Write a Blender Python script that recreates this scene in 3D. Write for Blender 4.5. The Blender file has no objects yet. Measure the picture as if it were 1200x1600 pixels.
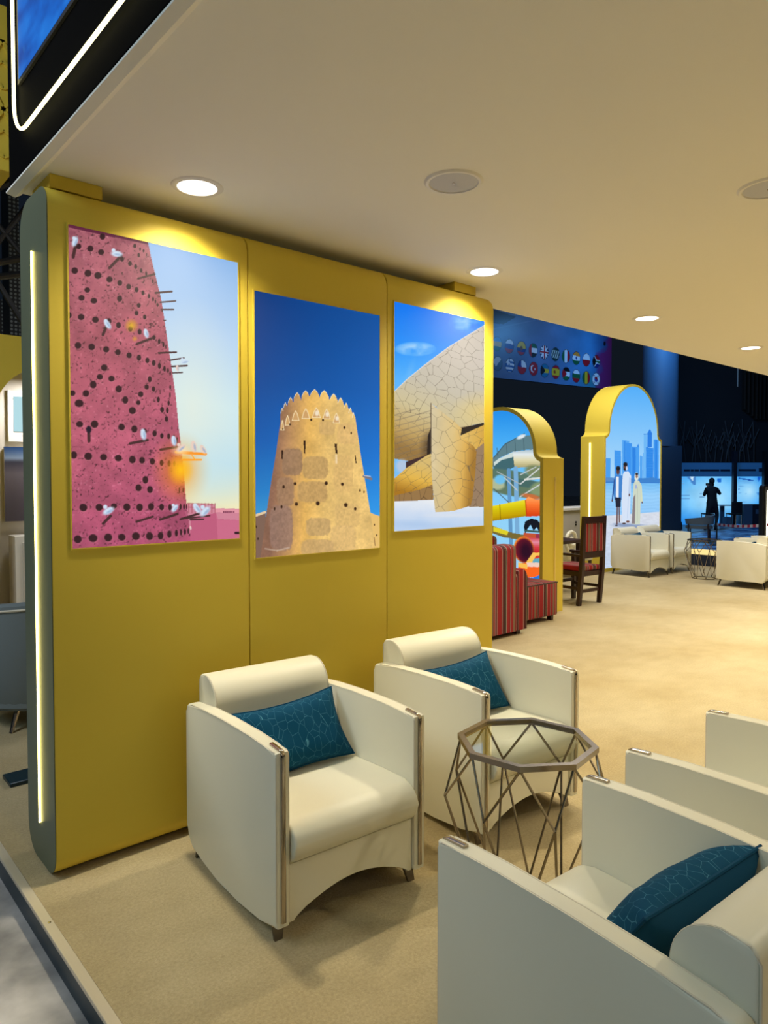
import bpy, bmesh, math, random
import numpy as np
from mathutils import Vector, Matrix
random.seed(7); rng = np.random.default_rng(7)
S = bpy.context.scene; COL = S.collection
PI = math.pi

# ------------------------------------------------------------------ camera
FPX = 1110.0; CAM_H = 1.6; HOR = 748.0
PIT = math.atan(FPX / 37000.0); CYP = HOR + FPX * math.tan(PIT); CXP = 600.0
YAW = math.radians(48.6)
FV = np.array([math.cos(YAW) * math.cos(PIT), math.sin(YAW) * math.cos(PIT), -math.sin(PIT)])
RV = np.array([math.sin(YAW), -math.cos(YAW), 0.0]); UV = np.cross(RV, FV)
CV = np.array([0, 0, CAM_H])
cd = bpy.data.cameras.new('camera'); cam = bpy.data.objects.new('camera', cd); COL.objects.link(cam)
cam.matrix_world = Matrix(((RV[0], UV[0], -FV[0], 0), (RV[1], UV[1], -FV[1], 0), (RV[2], UV[2], -FV[2], CAM_H), (0, 0, 0, 1)))
cd.sensor_fit = 'HORIZONTAL'; cd.sensor_width = 36; cd.lens = FPX / 1200 * 36
cd.shift_y = -(800 - CYP) / 1200; cd.clip_start = 0.05; cd.clip_end = 200
S.camera = cam

# ------------------------------------------------------------------ world, lights, exposure
S.view_settings.view_transform = 'Standard'; S.view_settings.look = 'None'
S.view_settings.exposure = 0.0; S.view_settings.gamma = 1.0; S.view_settings.use_curve_mapping = False
w = bpy.data.worlds.new('hall_dark'); S.world = w; w.use_nodes = True
w.node_tree.nodes['Background'].inputs[0].default_value = (0.010, 0.016, 0.026, 1)
w.node_tree.nodes['Background'].inputs[1].default_value = 0.5

def area(name, loc, tgt, size, power, col, sy=None, spread=180):
    l = bpy.data.lights.new(name, 'AREA'); l.energy = power; l.color = col; l.size = size; l.spread = math.radians(spread)
    if sy: l.shape = 'RECTANGLE'; l.size_y = sy
    o = bpy.data.objects.new(name, l); COL.objects.link(o); o.location = loc
    o.rotation_euler = (Vector(tgt) - Vector(loc)).to_track_quat('-Z', 'Y').to_euler()
    return o
HALL_COOL = (0.55, 0.85, 1.0)
area('hall_light_left', (-5.0, 1.5, 6.5), (0.8, 2.0, 0.0), 3.0, 125, HALL_COOL)
area('fill_light_front', (-1.5, -5.5, 6.0), (-0.5, 2.6, 0.2), 2.5, 38, (1.0, 0.93, 0.82))  # added unseen fill that brightens the wall and chair fronts
area('hall_light_lounge', (9.0, 5.2, 5.5), (9.0, 5.0, 0.0), 3.0, 310, (1.0, 0.96, 0.90))
area('hall_light_counter', (12.4, 7.25, 3.4), (12.4, 8.1, 0.5), 0.8, 45, (1.0, 0.98, 0.95))
area('hall_light_left_booth', (-1.5, 3.6, 4.2), (1.6, 6.6, 0.6), 1.2, 60, (0.95, 0.95, 1.0))
area('booth_inner_light', (2.3, 8.1, 2.55), (2.3, 8.5, 1.4), 0.15, 12, (1.0, 0.96, 0.9))
area('stage_blue_light', (19.5, 9.5, 7.0), (21.0, 10.6, 2.6), 1.5, 260, (0.12, 0.45, 1.0))
DOWN_W = 42.0; DOWN_COL = (1.0, 0.89, 0.66)

# ------------------------------------------------------------------ helpers
def onz(x, y, z=0.0):
    d = FV + RV * (x - CXP) / FPX - UV * (y - CYP) / FPX; return CV + d * (z - CAM_H) / d[2]
def ony(x, y, Y):
    d = FV + RV * (x - CXP) / FPX - UV * (y - CYP) / FPX; return CV + d * Y / d[1]
def onx(x, y, X):
    d = FV + RV * (x - CXP) / FPX - UV * (y - CYP) / FPX; return CV + d * X / d[0]
FH = np.array([math.cos(YAW), math.sin(YAW), 0.0])
def ond(x, y, D):
    d = FV + RV * (x - CXP) / FPX - UV * (y - CYP) / FPX; return CV + d * D / (d @ FH)
def to_px(P):
    v = P - CV; wz = v @ FV
    return CXP + FPX * (v @ RV) / wz, CYP - FPX * (v @ UV) / wz

def tag(o, label=None, cat=None, group=None, kind=None):
    if label: o['label'] = label
    if cat: o['category'] = cat
    if group: o['group'] = group
    if kind: o['kind'] = kind
    return o
def thing(name, label, cat, loc=(0, 0, 0), rz=0.0, group=None):
    o = bpy.data.objects.new(name, None); COL.objects.link(o); o.location = loc; o.rotation_euler = (0, 0, rz)
    o.empty_display_size = 0.1
    return tag(o, label, cat, group)
def obj(name, bm, mat, parent=None, off=None, smooth=True, label=None):
    if off is not None: bmesh.ops.translate(bm, verts=bm.verts, vec=-Vector(off))
    bmesh.ops.recalc_face_normals(bm, faces=bm.faces)
    me = bpy.data.meshes.new(name); bm.to_mesh(me); bm.free()
    for m in (mat if isinstance(mat, (list, tuple)) else [mat]): me.materials.append(m)
    o = bpy.data.objects.new(name, me); COL.objects.link(o)
    if smooth:
        me.polygons.foreach_set('use_smooth', [True] * len(me.polygons))
        try: me.set_sharp_from_angle(angle=math.radians(38))
        except Exception: pass
    if parent: o.parent = parent
    if label: o['label'] = label
    return o
def copy_tree(o, parent=None):
    c = o.copy(); COL.objects.link(c); c.parent = parent
    for ch in list(o.children): copy_tree(ch, c)
    return c

def box(bm, lo, hi, bev=0.0, seg=2):
    r = bmesh.ops.create_cube(bm, size=1.0)
    vs = r['verts']
    for v in vs:
        v.co = Vector([(lo[i] + hi[i]) / 2 + v.co[i] * (hi[i] - lo[i]) for i in range(3)])
    if bev > 0:
        es = list({e for v in vs for e in v.link_edges})
        bmesh.ops.bevel(bm, geom=es, offset=bev, segments=seg, affect='EDGES', profile=0.5)
def new(): return bmesh.new()
def bx(lo, hi, bev=0.0, seg=2):
    bm = new(); box(bm, lo, hi, bev, seg); return bm
def prism(bm, pts, fn, a, b, bev=0.0, seg=3):
    """pts 2D outline; fn(u,v,t)->xyz ; extruded t=a..b ; bevel on the two cap rims"""
    va = [bm.verts.new(fn(u, v, a)) for u, v in pts]; vb = [bm.verts.new(fn(u, v, b)) for u, v in pts]
    n = len(pts); rim = []
    fa = bm.faces.new(va); fb = bm.faces.new(list(reversed(vb)))
    for i in range(n):
        bm.faces.new((va[i], vb[i], vb[(i + 1) % n], va[(i + 1) % n]))
    rim = list(fa.edges) + list(fb.edges)
    if bev > 0: bmesh.ops.bevel(bm, geom=rim, offset=bev, segments=seg, affect='EDGES', profile=0.5)
YZ = lambda u, v, t: (t, u, v)
XZ = lambda u, v, t: (u, t, v)
XY = lambda u, v, t: (u, v, t)
def arc(cx, cy, r, a0, a1, n=8, ry=None):
    ry = ry or r
    return [(cx + r * math.cos(math.radians(a0 + (a1 - a0) * i / n)), cy + ry * math.sin(math.radians(a0 + (a1 - a0) * i / n))) for i in range(n + 1)]
def tube(bm, pts, r, n=8, closed=False, square=False, caps=True):
    pts = [Vector(p) for p in pts]; N = len(pts); rings = []
    up = Vector((0, 0, 1))
    for i, p in enumerate(pts):
        if closed: t = (pts[(i + 1) % N] - pts[i - 1]).normalized()
        elif i == 0: t = (pts[1] - p).normalized()
        elif i == N - 1: t = (p - pts[-2]).normalized()
        else: t = ((pts[i + 1] - p).normalized() + (p - pts[i - 1]).normalized()).normalized()
        if i == 0:
            ref = up if abs(t.dot(up)) < .9 else Vector((1, 0, 0))
            a = t.cross(ref).normalized()
        else: a = (a - t * a.dot(t)).normalized()
        b = t.cross(a)
        rr = r[i] if isinstance(r, (list, tuple)) else r
        k = 4 if square else n; o = PI / 4 if square else 0; rr = rr * (1.414 if square else 1)
        rings.append([bm.verts.new(p + (a * math.cos(o + 2 * PI * j / k) + b * math.sin(o + 2 * PI * j / k)) * rr) for j in range(k)])
    k = len(rings[0])
    for i in range(N if closed else N - 1):
        A = rings[i]; B = rings[(i + 1) % N]
        for j in range(k): bm.faces.new((A[j], A[(j + 1) % k], B[(j + 1) % k], B[j]))
    if not closed and caps:
        bm.faces.new(rings[0]); bm.faces.new(list(reversed(rings[-1])))
def tb(pts, r, **k):
    bm = new(); tube(bm, pts, r, **k); return bm
def lathe(bm, prof, c=(0, 0, 0), n=32, cap=True):
    rings = [[bm.verts.new((c[0] + r * math.cos(2 * PI * j / n), c[1] + r * math.sin(2 * PI * j / n), c[2] + z)) for j in range(n)] for r, z in prof]
    for A, B in zip(rings, rings[1:]):
        for j in range(n): bm.faces.new((A[j], A[(j + 1) % n], B[(j + 1) % n], B[j]))
    if cap: bm.faces.new(rings[0]); bm.faces.new(list(reversed(rings[-1])))
def lt(prof, c=(0, 0, 0), n=32, cap=True):
    bm = new(); lathe(bm, prof, c, n, cap); return bm

# ------------------------------------------------------------------ materials
def s2l(c): return [((x / 255) / 12.92 if x / 255 <= .04045 else ((x / 255 + .055) / 1.055) ** 2.4) for x in c]
def pm(name, rgb, rough=0.5, metal=0.0, spec=0.5, noise=None, bump=None, emit=None, coat=0.0, rgb2=None, sheen=0.0):
    """rgb sRGB 0-255. noise=(scale, contrast) mixes to rgb2 ; bump=(scale,strength,dist)"""
    m = bpy.data.materials.new(name); m.use_nodes = True; nt = m.node_tree; b = nt.nodes['Principled BSDF']
    c = (*s2l(rgb), 1); b.inputs['Base Color'].default_value = c
    b.inputs['Roughness'].default_value = rough; b.inputs['Metallic'].default_value = metal
    b.inputs['Specular IOR Level'].default_value = spec
    if coat: b.inputs['Coat Weight'].default_value = coat
    if sheen: b.inputs['Sheen Weight'].default_value = sheen
    tc = nt.nodes.new('ShaderNodeTexCoord')
    if noise:
        n = nt.nodes.new('ShaderNodeTexNoise'); n.inputs['Scale'].default_value = noise[0]; n.inputs['Detail'].default_value = 8
        nt.links.new(tc.outputs['Object'], n.inputs['Vector'])
        r = nt.nodes.new('ShaderNodeValToRGB'); r.color_ramp.elements[0].position = .5 - noise[1]; r.color_ramp.elements[1].position = .5 + noise[1]
        r.color_ramp.elements[0].color = c; r.color_ramp.elements[1].color = (*s2l(rgb2 or rgb), 1)
        nt.links.new(n.outputs['Fac'], r.inputs['Fac']); nt.links.new(r.outputs['Color'], b.inputs['Base Color'])
    if bump:
        n = nt.nodes.new('ShaderNodeTexNoise'); n.inputs['Scale'].default_value = bump[0]; n.inputs['Detail'].default_value = 6
        nt.links.new(tc.outputs['Object'], n.inputs['Vector'])
        bp = nt.nodes.new('ShaderNodeBump'); bp.inputs['Strength'].default_value = bump[1]; bp.inputs['Distance'].default_value = bump[2]
        nt.links.new(n.outputs['Fac'], bp.inputs['Height']); nt.links.new(bp.outputs['Normal'], b.inputs['Normal'])
    if emit:
        b.inputs['Emission Color'].default_value = (*s2l(emit[0]), 1); b.inputs['Emission Strength'].default_value = emit[1]
    return m
GOLD = pm('gold_paint', (222, 197, 72), rough=0.55, spec=0.3, bump=(180, 0.05, 0.0005))
CEIL = pm('ceiling_paint', (238, 236, 228), rough=0.75, spec=0.2, bump=(60, 0.04, 0.001))
CARPET = pm('beige_carpet', (172, 152, 106), rough=0.95, spec=0.1, noise=(1.1, .3), rgb2=(204, 190, 152), bump=(160, 0.6, 0.006), sheen=0.2)
def carpet_detail(m):
    nt = m.node_tree; b = nt.nodes['Principled BSDF']; src = b.inputs['Base Color'].links[0].from_socket
    tc = nt.nodes.new('ShaderNodeTexCoord'); n = nt.nodes.new('ShaderNodeTexNoise'); n.inputs['Scale'].default_value = 90; n.inputs['Detail'].default_value = 5; n.inputs['Roughness'].default_value = .8
    n2 = nt.nodes.new('ShaderNodeTexNoise'); n2.inputs['Scale'].default_value = 7; n2.inputs['Detail'].default_value = 6; mp = nt.nodes.new('ShaderNodeMapping'); mp.inputs['Scale'].default_value = (.8, 1.25, 1); mp.inputs['Rotation'].default_value = (0, 0, .9)
    nt.links.new(tc.outputs['Object'], n.inputs['Vector']); nt.links.new(tc.outputs['Object'], mp.inputs[0]); nt.links.new(mp.outputs[0], n2.inputs['Vector'])
    for nn, lo, hi, fac in ((n, .35, .65, .6), (n2, .38, .62, .16)):
        r = nt.nodes.new('ShaderNodeValToRGB'); r.color_ramp.elements[0].position = lo; r.color_ramp.elements[1].position = hi
        r.color_ramp.elements[0].color = (.62, .58, .52, 1); r.color_ramp.elements[1].color = (1.08, 1.08, 1.08, 1); nt.links.new(nn.outputs['Fac'], r.inputs[0])
        mx = nt.nodes.new('ShaderNodeMixRGB'); mx.blend_type = 'MULTIPLY'; mx.inputs[0].default_value = fac; nt.links.new(src, mx.inputs[1]); nt.links.new(r.outputs[0], mx.inputs[2]); src = mx.outputs[0]
    nt.links.new(src, b.inputs['Base Color'])
carpet_detail(CARPET)
CONC = pm('concrete', (136, 134, 132), rough=0.45, spec=0.35, noise=(2.3, .13), rgb2=(226, 220, 214), bump=(30, 0.15, 0.003))
LEATHER = pm('ivory_leather', (230, 226, 204), rough=0.42, spec=0.45, bump=(260, 0.10, 0.0008))
SEAM = pm('ivory_piping', (214, 206, 184), rough=0.5)
CHROME = pm('chrome', (176, 166, 152), rough=0.16, metal=1.0)
BRONZE = pm('brushed_nickel', (150, 138, 122), rough=0.22, metal=1.0)
LEGM = pm('dark_chrome', (120, 112, 104), rough=0.25, metal=1.0)
TEALP = pm('teal_plain_fabric', (0, 62, 92), rough=0.85, spec=0.2, bump=(500, 0.3, 0.001))
WHITE = pm('white_enamel', (235, 232, 225), rough=0.4)
GRILLE = pm('grey_speaker_grille', (196, 198, 208), rough=0.6, bump=(900, 0.4, 0.001))
BLACK = pm('matt_black', (9, 10, 14), rough=0.5)
FASCIA = pm('black_fascia', (4, 5, 8), rough=0.9, spec=0.04)
DARKTRIM = pm('dark_teal_skirting', (10, 42, 54), rough=0.35)
BRASS = pm('aluminium_edge', (214, 202, 178), rough=0.4, metal=0.25)
WOODD = pm('dark_wood', (52, 22, 20), rough=0.38, noise=(9, .25), rgb2=(36, 14, 14))
GREYF = pm('grey_upholstery', (116, 126, 128), rough=0.8)
NAVY = pm('navy_paint', (12, 22, 38), rough=0.5)
COLB = pm('blue_column_paint', (60, 84, 108), rough=0.5)
WALLW = pm('white_booth_wall', (206, 200, 190), rough=0.7)
def em(name, rgb, st):
    m = bpy.data.materials.new(name); m.use_nodes = True; nt = m.node_tree; nt.nodes.clear()
    o = nt.nodes.new('ShaderNodeOutputMaterial'); e = nt.nodes.new('ShaderNodeEmission')
    e.inputs[0].default_value = (*s2l(rgb), 1); e.inputs[1].default_value = st; nt.links.new(e.outputs[0], o.inputs[0]); return m
LED = em('led_warm', (255, 240, 165), 5.0); LEDW = em('led_white', (255, 250, 225), 4.0); LENS = em('lamp_lens', (255, 244, 225), 7.0)
LEDOFF = pm('unlit_led_diffuser', (232, 205, 110), rough=0.3)
def glass():
    m = bpy.data.materials.new('clear_glass'); m.use_nodes = True; nt = m.node_tree; nt.nodes.clear()
    o = nt.nodes.new('ShaderNodeOutputMaterial'); t = nt.nodes.new('ShaderNodeBsdfTransparent'); g = nt.nodes.new('ShaderNodeBsdfGlossy')
    t.inputs[0].default_value = (.93, .96, .94, 1); g.inputs['Roughness'].default_value = 0.02
    f = nt.nodes.new('ShaderNodeMath'); f.operation = 'MULTIPLY_ADD'; lw = nt.nodes.new('ShaderNodeLayerWeight'); lw.inputs[0].default_value = 0.25; nt.links.new(lw.outputs['Facing'], f.inputs[0]); f.inputs[1].default_value = 0.40; f.inputs[2].default_value = 0.02; mx = nt.nodes.new('ShaderNodeMixShader')
    nt.links.new(f.outputs[0], mx.inputs[0]); nt.links.new(t.outputs[0], mx.inputs[1]); nt.links.new(g.outputs[0], mx.inputs[2]); nt.links.new(mx.outputs[0], o.inputs[0]); return m
GLASS = glass()
def teal_pattern():
    m = pm('teal_patterned_fabric', (0, 60, 86), rough=0.8, spec=0.15); nt = m.node_tree; b = nt.nodes['Principled BSDF']
    tc = nt.nodes.new('ShaderNodeTexCoord'); v = nt.nodes.new('ShaderNodeTexVoronoi'); v.feature = 'DISTANCE_TO_EDGE'; v.inputs['Scale'].default_value = 30
    mp = nt.nodes.new('ShaderNodeMapping'); mp.inputs['Scale'].default_value = (1, .62, 1)
    r = nt.nodes.new('ShaderNodeValToRGB'); r.color_ramp.elements[0].position = 0.004; r.color_ramp.elements[1].position = 0.013
    r.color_ramp.elements[0].color = (*s2l((70, 132, 156)), 1); r.color_ramp.elements[1].color = (*s2l((0, 66, 96)), 1)
    nt.links.new(tc.outputs['Object'], mp.inputs[0]); nt.links.new(mp.outputs[0], v.inputs['Vector'])
    nt.links.new(v.outputs['Distance'], r.inputs[0]); nt.links.new(r.outputs[0], b.inputs['Base Color']); return m
TEALN = teal_pattern()
def stripes():
    m = pm('red_striped_weave', (120, 10, 20), rough=0.85, bump=(300, .3, .002)); nt = m.node_tree; b = nt.nodes['Principled BSDF']
    tc = nt.nodes.new('ShaderNodeTexCoord'); sx = nt.nodes.new('ShaderNodeSeparateXYZ'); nt.links.new(tc.outputs['Object'], sx.inputs[0])
    mu = nt.nodes.new('ShaderNodeMath'); mu.operation = 'MULTIPLY'; mu.inputs[1].default_value = 1 / 0.34
    fr = nt.nodes.new('ShaderNodeMath'); fr.operation = 'FRACT'; nt.links.new(sx.outputs[0], mu.inputs[0]); nt.links.new(mu.outputs[0], fr.inputs[0])
    r = nt.nodes.new('ShaderNodeValToRGB'); cr = r.color_ramp; cr.interpolation = 'CONSTANT'
    red, dred, wh, bk, br = (142, 12, 22), (84, 8, 16), (176, 150, 140), (24, 16, 14), (120, 92, 70)
    st = [(0, red), (.10, wh), (.12, dred), (.2, bk), (.235, br), (.265, bk), (.3, wh), (.325, red), (.46, dred), (.49, wh), (.51, red), (.62, br), (.72, red), (.78, wh), (.8, dred), (.87, wh), (.89, red)]
    cr.elements[0].position = 0; cr.elements[0].color = (*s2l(st[0][1]), 1); cr.elements[1].position = st[1][0]; cr.elements[1].color = (*s2l(st[1][1]), 1)
    for p, c in st[2:]: e = cr.elements.new(p); e.color = (*s2l(c), 1)
    nt.links.new(fr.outputs[0], r.inputs[0]); nt.links.new(r.outputs[0], b.inputs['Base Color']); return m
STRIPE = stripes()
def vcol(name, emission=True, strength=1.0, rough=0.4):
    m = bpy.data.materials.new(name); m.use_nodes = True; nt = m.node_tree; b = nt.nodes['Principled BSDF']
    a = nt.nodes.new('ShaderNodeAttribute'); a.attribute_name = 'print'
    if emission:
        b.inputs['Base Color'].default_value = (0.02, 0.02, 0.02, 1); b.inputs['Specular IOR Level'].default_value = 0.05
        nt.links.new(a.outputs['Color'], b.inputs['Emission Color']); b.inputs['Emission Strength'].default_value = strength
    else: nt.links.new(a.outputs['Color'], b.inputs['Base Color'])
    b.inputs['Roughness'].default_value = rough; return m
BACKLIT = vcol('backlit_print', True, 1.0, 0.35); PRINT = vcol('banner_print', False, rough=0.3); SCREENM = vcol('screen_print', True, 1.0, .7)

# ------------------------------------------------------------------ printed pictures: colours per vertex of a fine grid
def vnoise(x, y, s, seed=0):
    g = np.random.default_rng(seed).random((64, 64)); x = x / s; y = y / s
    xi = np.floor(x).astype(int); yi = np.floor(y).astype(int); fx = x - xi; fy = y - yi; fx = fx * fx * (3 - 2 * fx); fy = fy * fy * (3 - 2 * fy)
    a = g[yi % 64, xi % 64]; b = g[yi % 64, (xi + 1) % 64]; c = g[(yi + 1) % 64, xi % 64]; d = g[(yi + 1) % 64, (xi + 1) % 64]
    return (a * (1 - fx) + b * fx) * (1 - fy) + (c * (1 - fx) + d * fx) * fy
def fbm(x, y, s, seed=0, o=4): return sum(vnoise(x, y, s / 2 ** k, seed + k) / 2 ** (k + 1) for k in range(o))
class Paint:
    def __init__(p, X, Y): p.X = X; p.Y = Y; p.C = np.zeros((len(X), 3)); p.m = None
    def put(p, w, col):
        c = np.array(col, float) if not isinstance(col, np.ndarray) else col
        p.C = p.C * (1 - w[:, None]) + (c if c.ndim == 2 else c[None, :]) * w[:, None]
    def fill(p, col): p.put(np.ones(len(p.X)), col)
    def ramp(p, t, stops):
        xs = [s[0] for s in stops]; return np.stack([np.interp(t, xs, [s[1][k] for s in stops]) for k in range(3)], 1)
    def inside(p, pts):
        X, Y = p.X, p.Y; ins = np.zeros(len(X), bool); n = len(pts)
        for i in range(n):
            x0, y0 = pts[i]; x1, y1 = pts[(i + 1) % n]
            if y0 == y1: continue
            c = ((y0 > Y) != (y1 > Y)); ins ^= c & (X < (x1 - x0) * (Y - y0) / (y1 - y0) + x0)
        return ins.astype(float)
    def poly(p, pts, col): w = p.inside(pts); p.put(w, col); return w
    def ell(p, cx, cy, rx, ry, col, rot=0, soft=.25, a=1.0):
        c, s = math.cos(rot), math.sin(rot); dx = p.X - cx; dy = p.Y - cy
        d = np.sqrt(((dx * c + dy * s) / rx) ** 2 + ((-dx * s + dy * c) / ry) ** 2)
        p.put(np.clip((1 + soft - d) / (2 * soft), 0, 1) * a, col)
    def line(p, x0, y0, x1, y1, wd, col, a=1.0, soft=1.0):
        dx, dy = x1 - x0, y1 - y0; L = max(dx * dx + dy * dy, 1e-6)
        t = np.clip(((p.X - x0) * dx + (p.Y - y0) * dy) / L, 0, 1)
        d = np.hypot(p.X - x0 - t * dx, p.Y - y0 - t * dy); p.put(np.clip((wd / 2 + soft - d) / (2 * soft), 0, 1) * a, col)
    def pline(p, pts, wd, col, a=1.0, soft=1.0):
        for q, r in zip(pts, pts[1:]): p.line(*q, *r, wd, col, a, soft)
def print_mesh(name, P0, e1, e2, L1, L2, step, paint, zoom, mat, parent=None, off=(0, 0, 0), keep=None):
    """grid on the plane P0 + u e1 + v e2; paint() works in the coordinates of a zoomed crop (ox, oy, s)"""
    n1 = max(2, int(L1 / step) + 1); n2 = max(2, int(L2 / step) + 1)
    u = np.linspace(0, L1, n1); v = np.linspace(0, L2, n2); Ug, Vg = np.meshgrid(u, v); Uf = Ug.ravel(); Vf = Vg.ravel()
    P = np.array(P0)[None] + Uf[:, None] * np.array(e1)[None] + Vf[:, None] * np.array(e2)[None]
    px, py = to_px(P); pt = Paint((px - zoom[0]) * zoom[2], (py - zoom[1]) * zoom[2]); paint(pt)
    c = np.clip(pt.C / 255.0, 0, 1); lin = np.where(c <= .04045, c / 12.92, ((c + .055) / 1.055) ** 2.4)
    idx = np.arange(n1 * n2).reshape(n2, n1)
    Q = np.stack([idx[:-1, :-1], idx[:-1, 1:], idx[1:, 1:], idx[1:, :-1]], -1).reshape(-1, 4)
    if keep is not None:
        cu = Uf[Q].mean(1); cv = Vf[Q].mean(1); Q = Q[keep(cu, cv)]
    used = np.unique(Q); rem = -np.ones(n1 * n2, int); rem[used] = np.arange(len(used)); Q = rem[Q]; P = P[used]; lin = lin[used]
    me = bpy.data.meshes.new(name); me.vertices.add(len(P)); me.vertices.foreach_set('co', (P - np.array(off)).astype(np.float32).ravel())
    me.loops.add(len(Q) * 4); me.loops.foreach_set('vertex_index', Q.astype(np.int32).ravel())
    me.polygons.add(len(Q)); me.polygons.foreach_set('loop_start', np.arange(0, len(Q) * 4, 4, dtype=np.int32))
    me.update(calc_edges=True)
    at = me.color_attributes.new('print', 'FLOAT_COLOR', 'POINT')
    at.data.foreach_set('color', np.concatenate([lin, np.ones((len(lin), 1))], 1).astype(np.float32).ravel())
    me.materials.append(mat); o = bpy.data.objects.new(name, me); COL.objects.link(o)
    if parent: o.parent = parent
    return o

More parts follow.
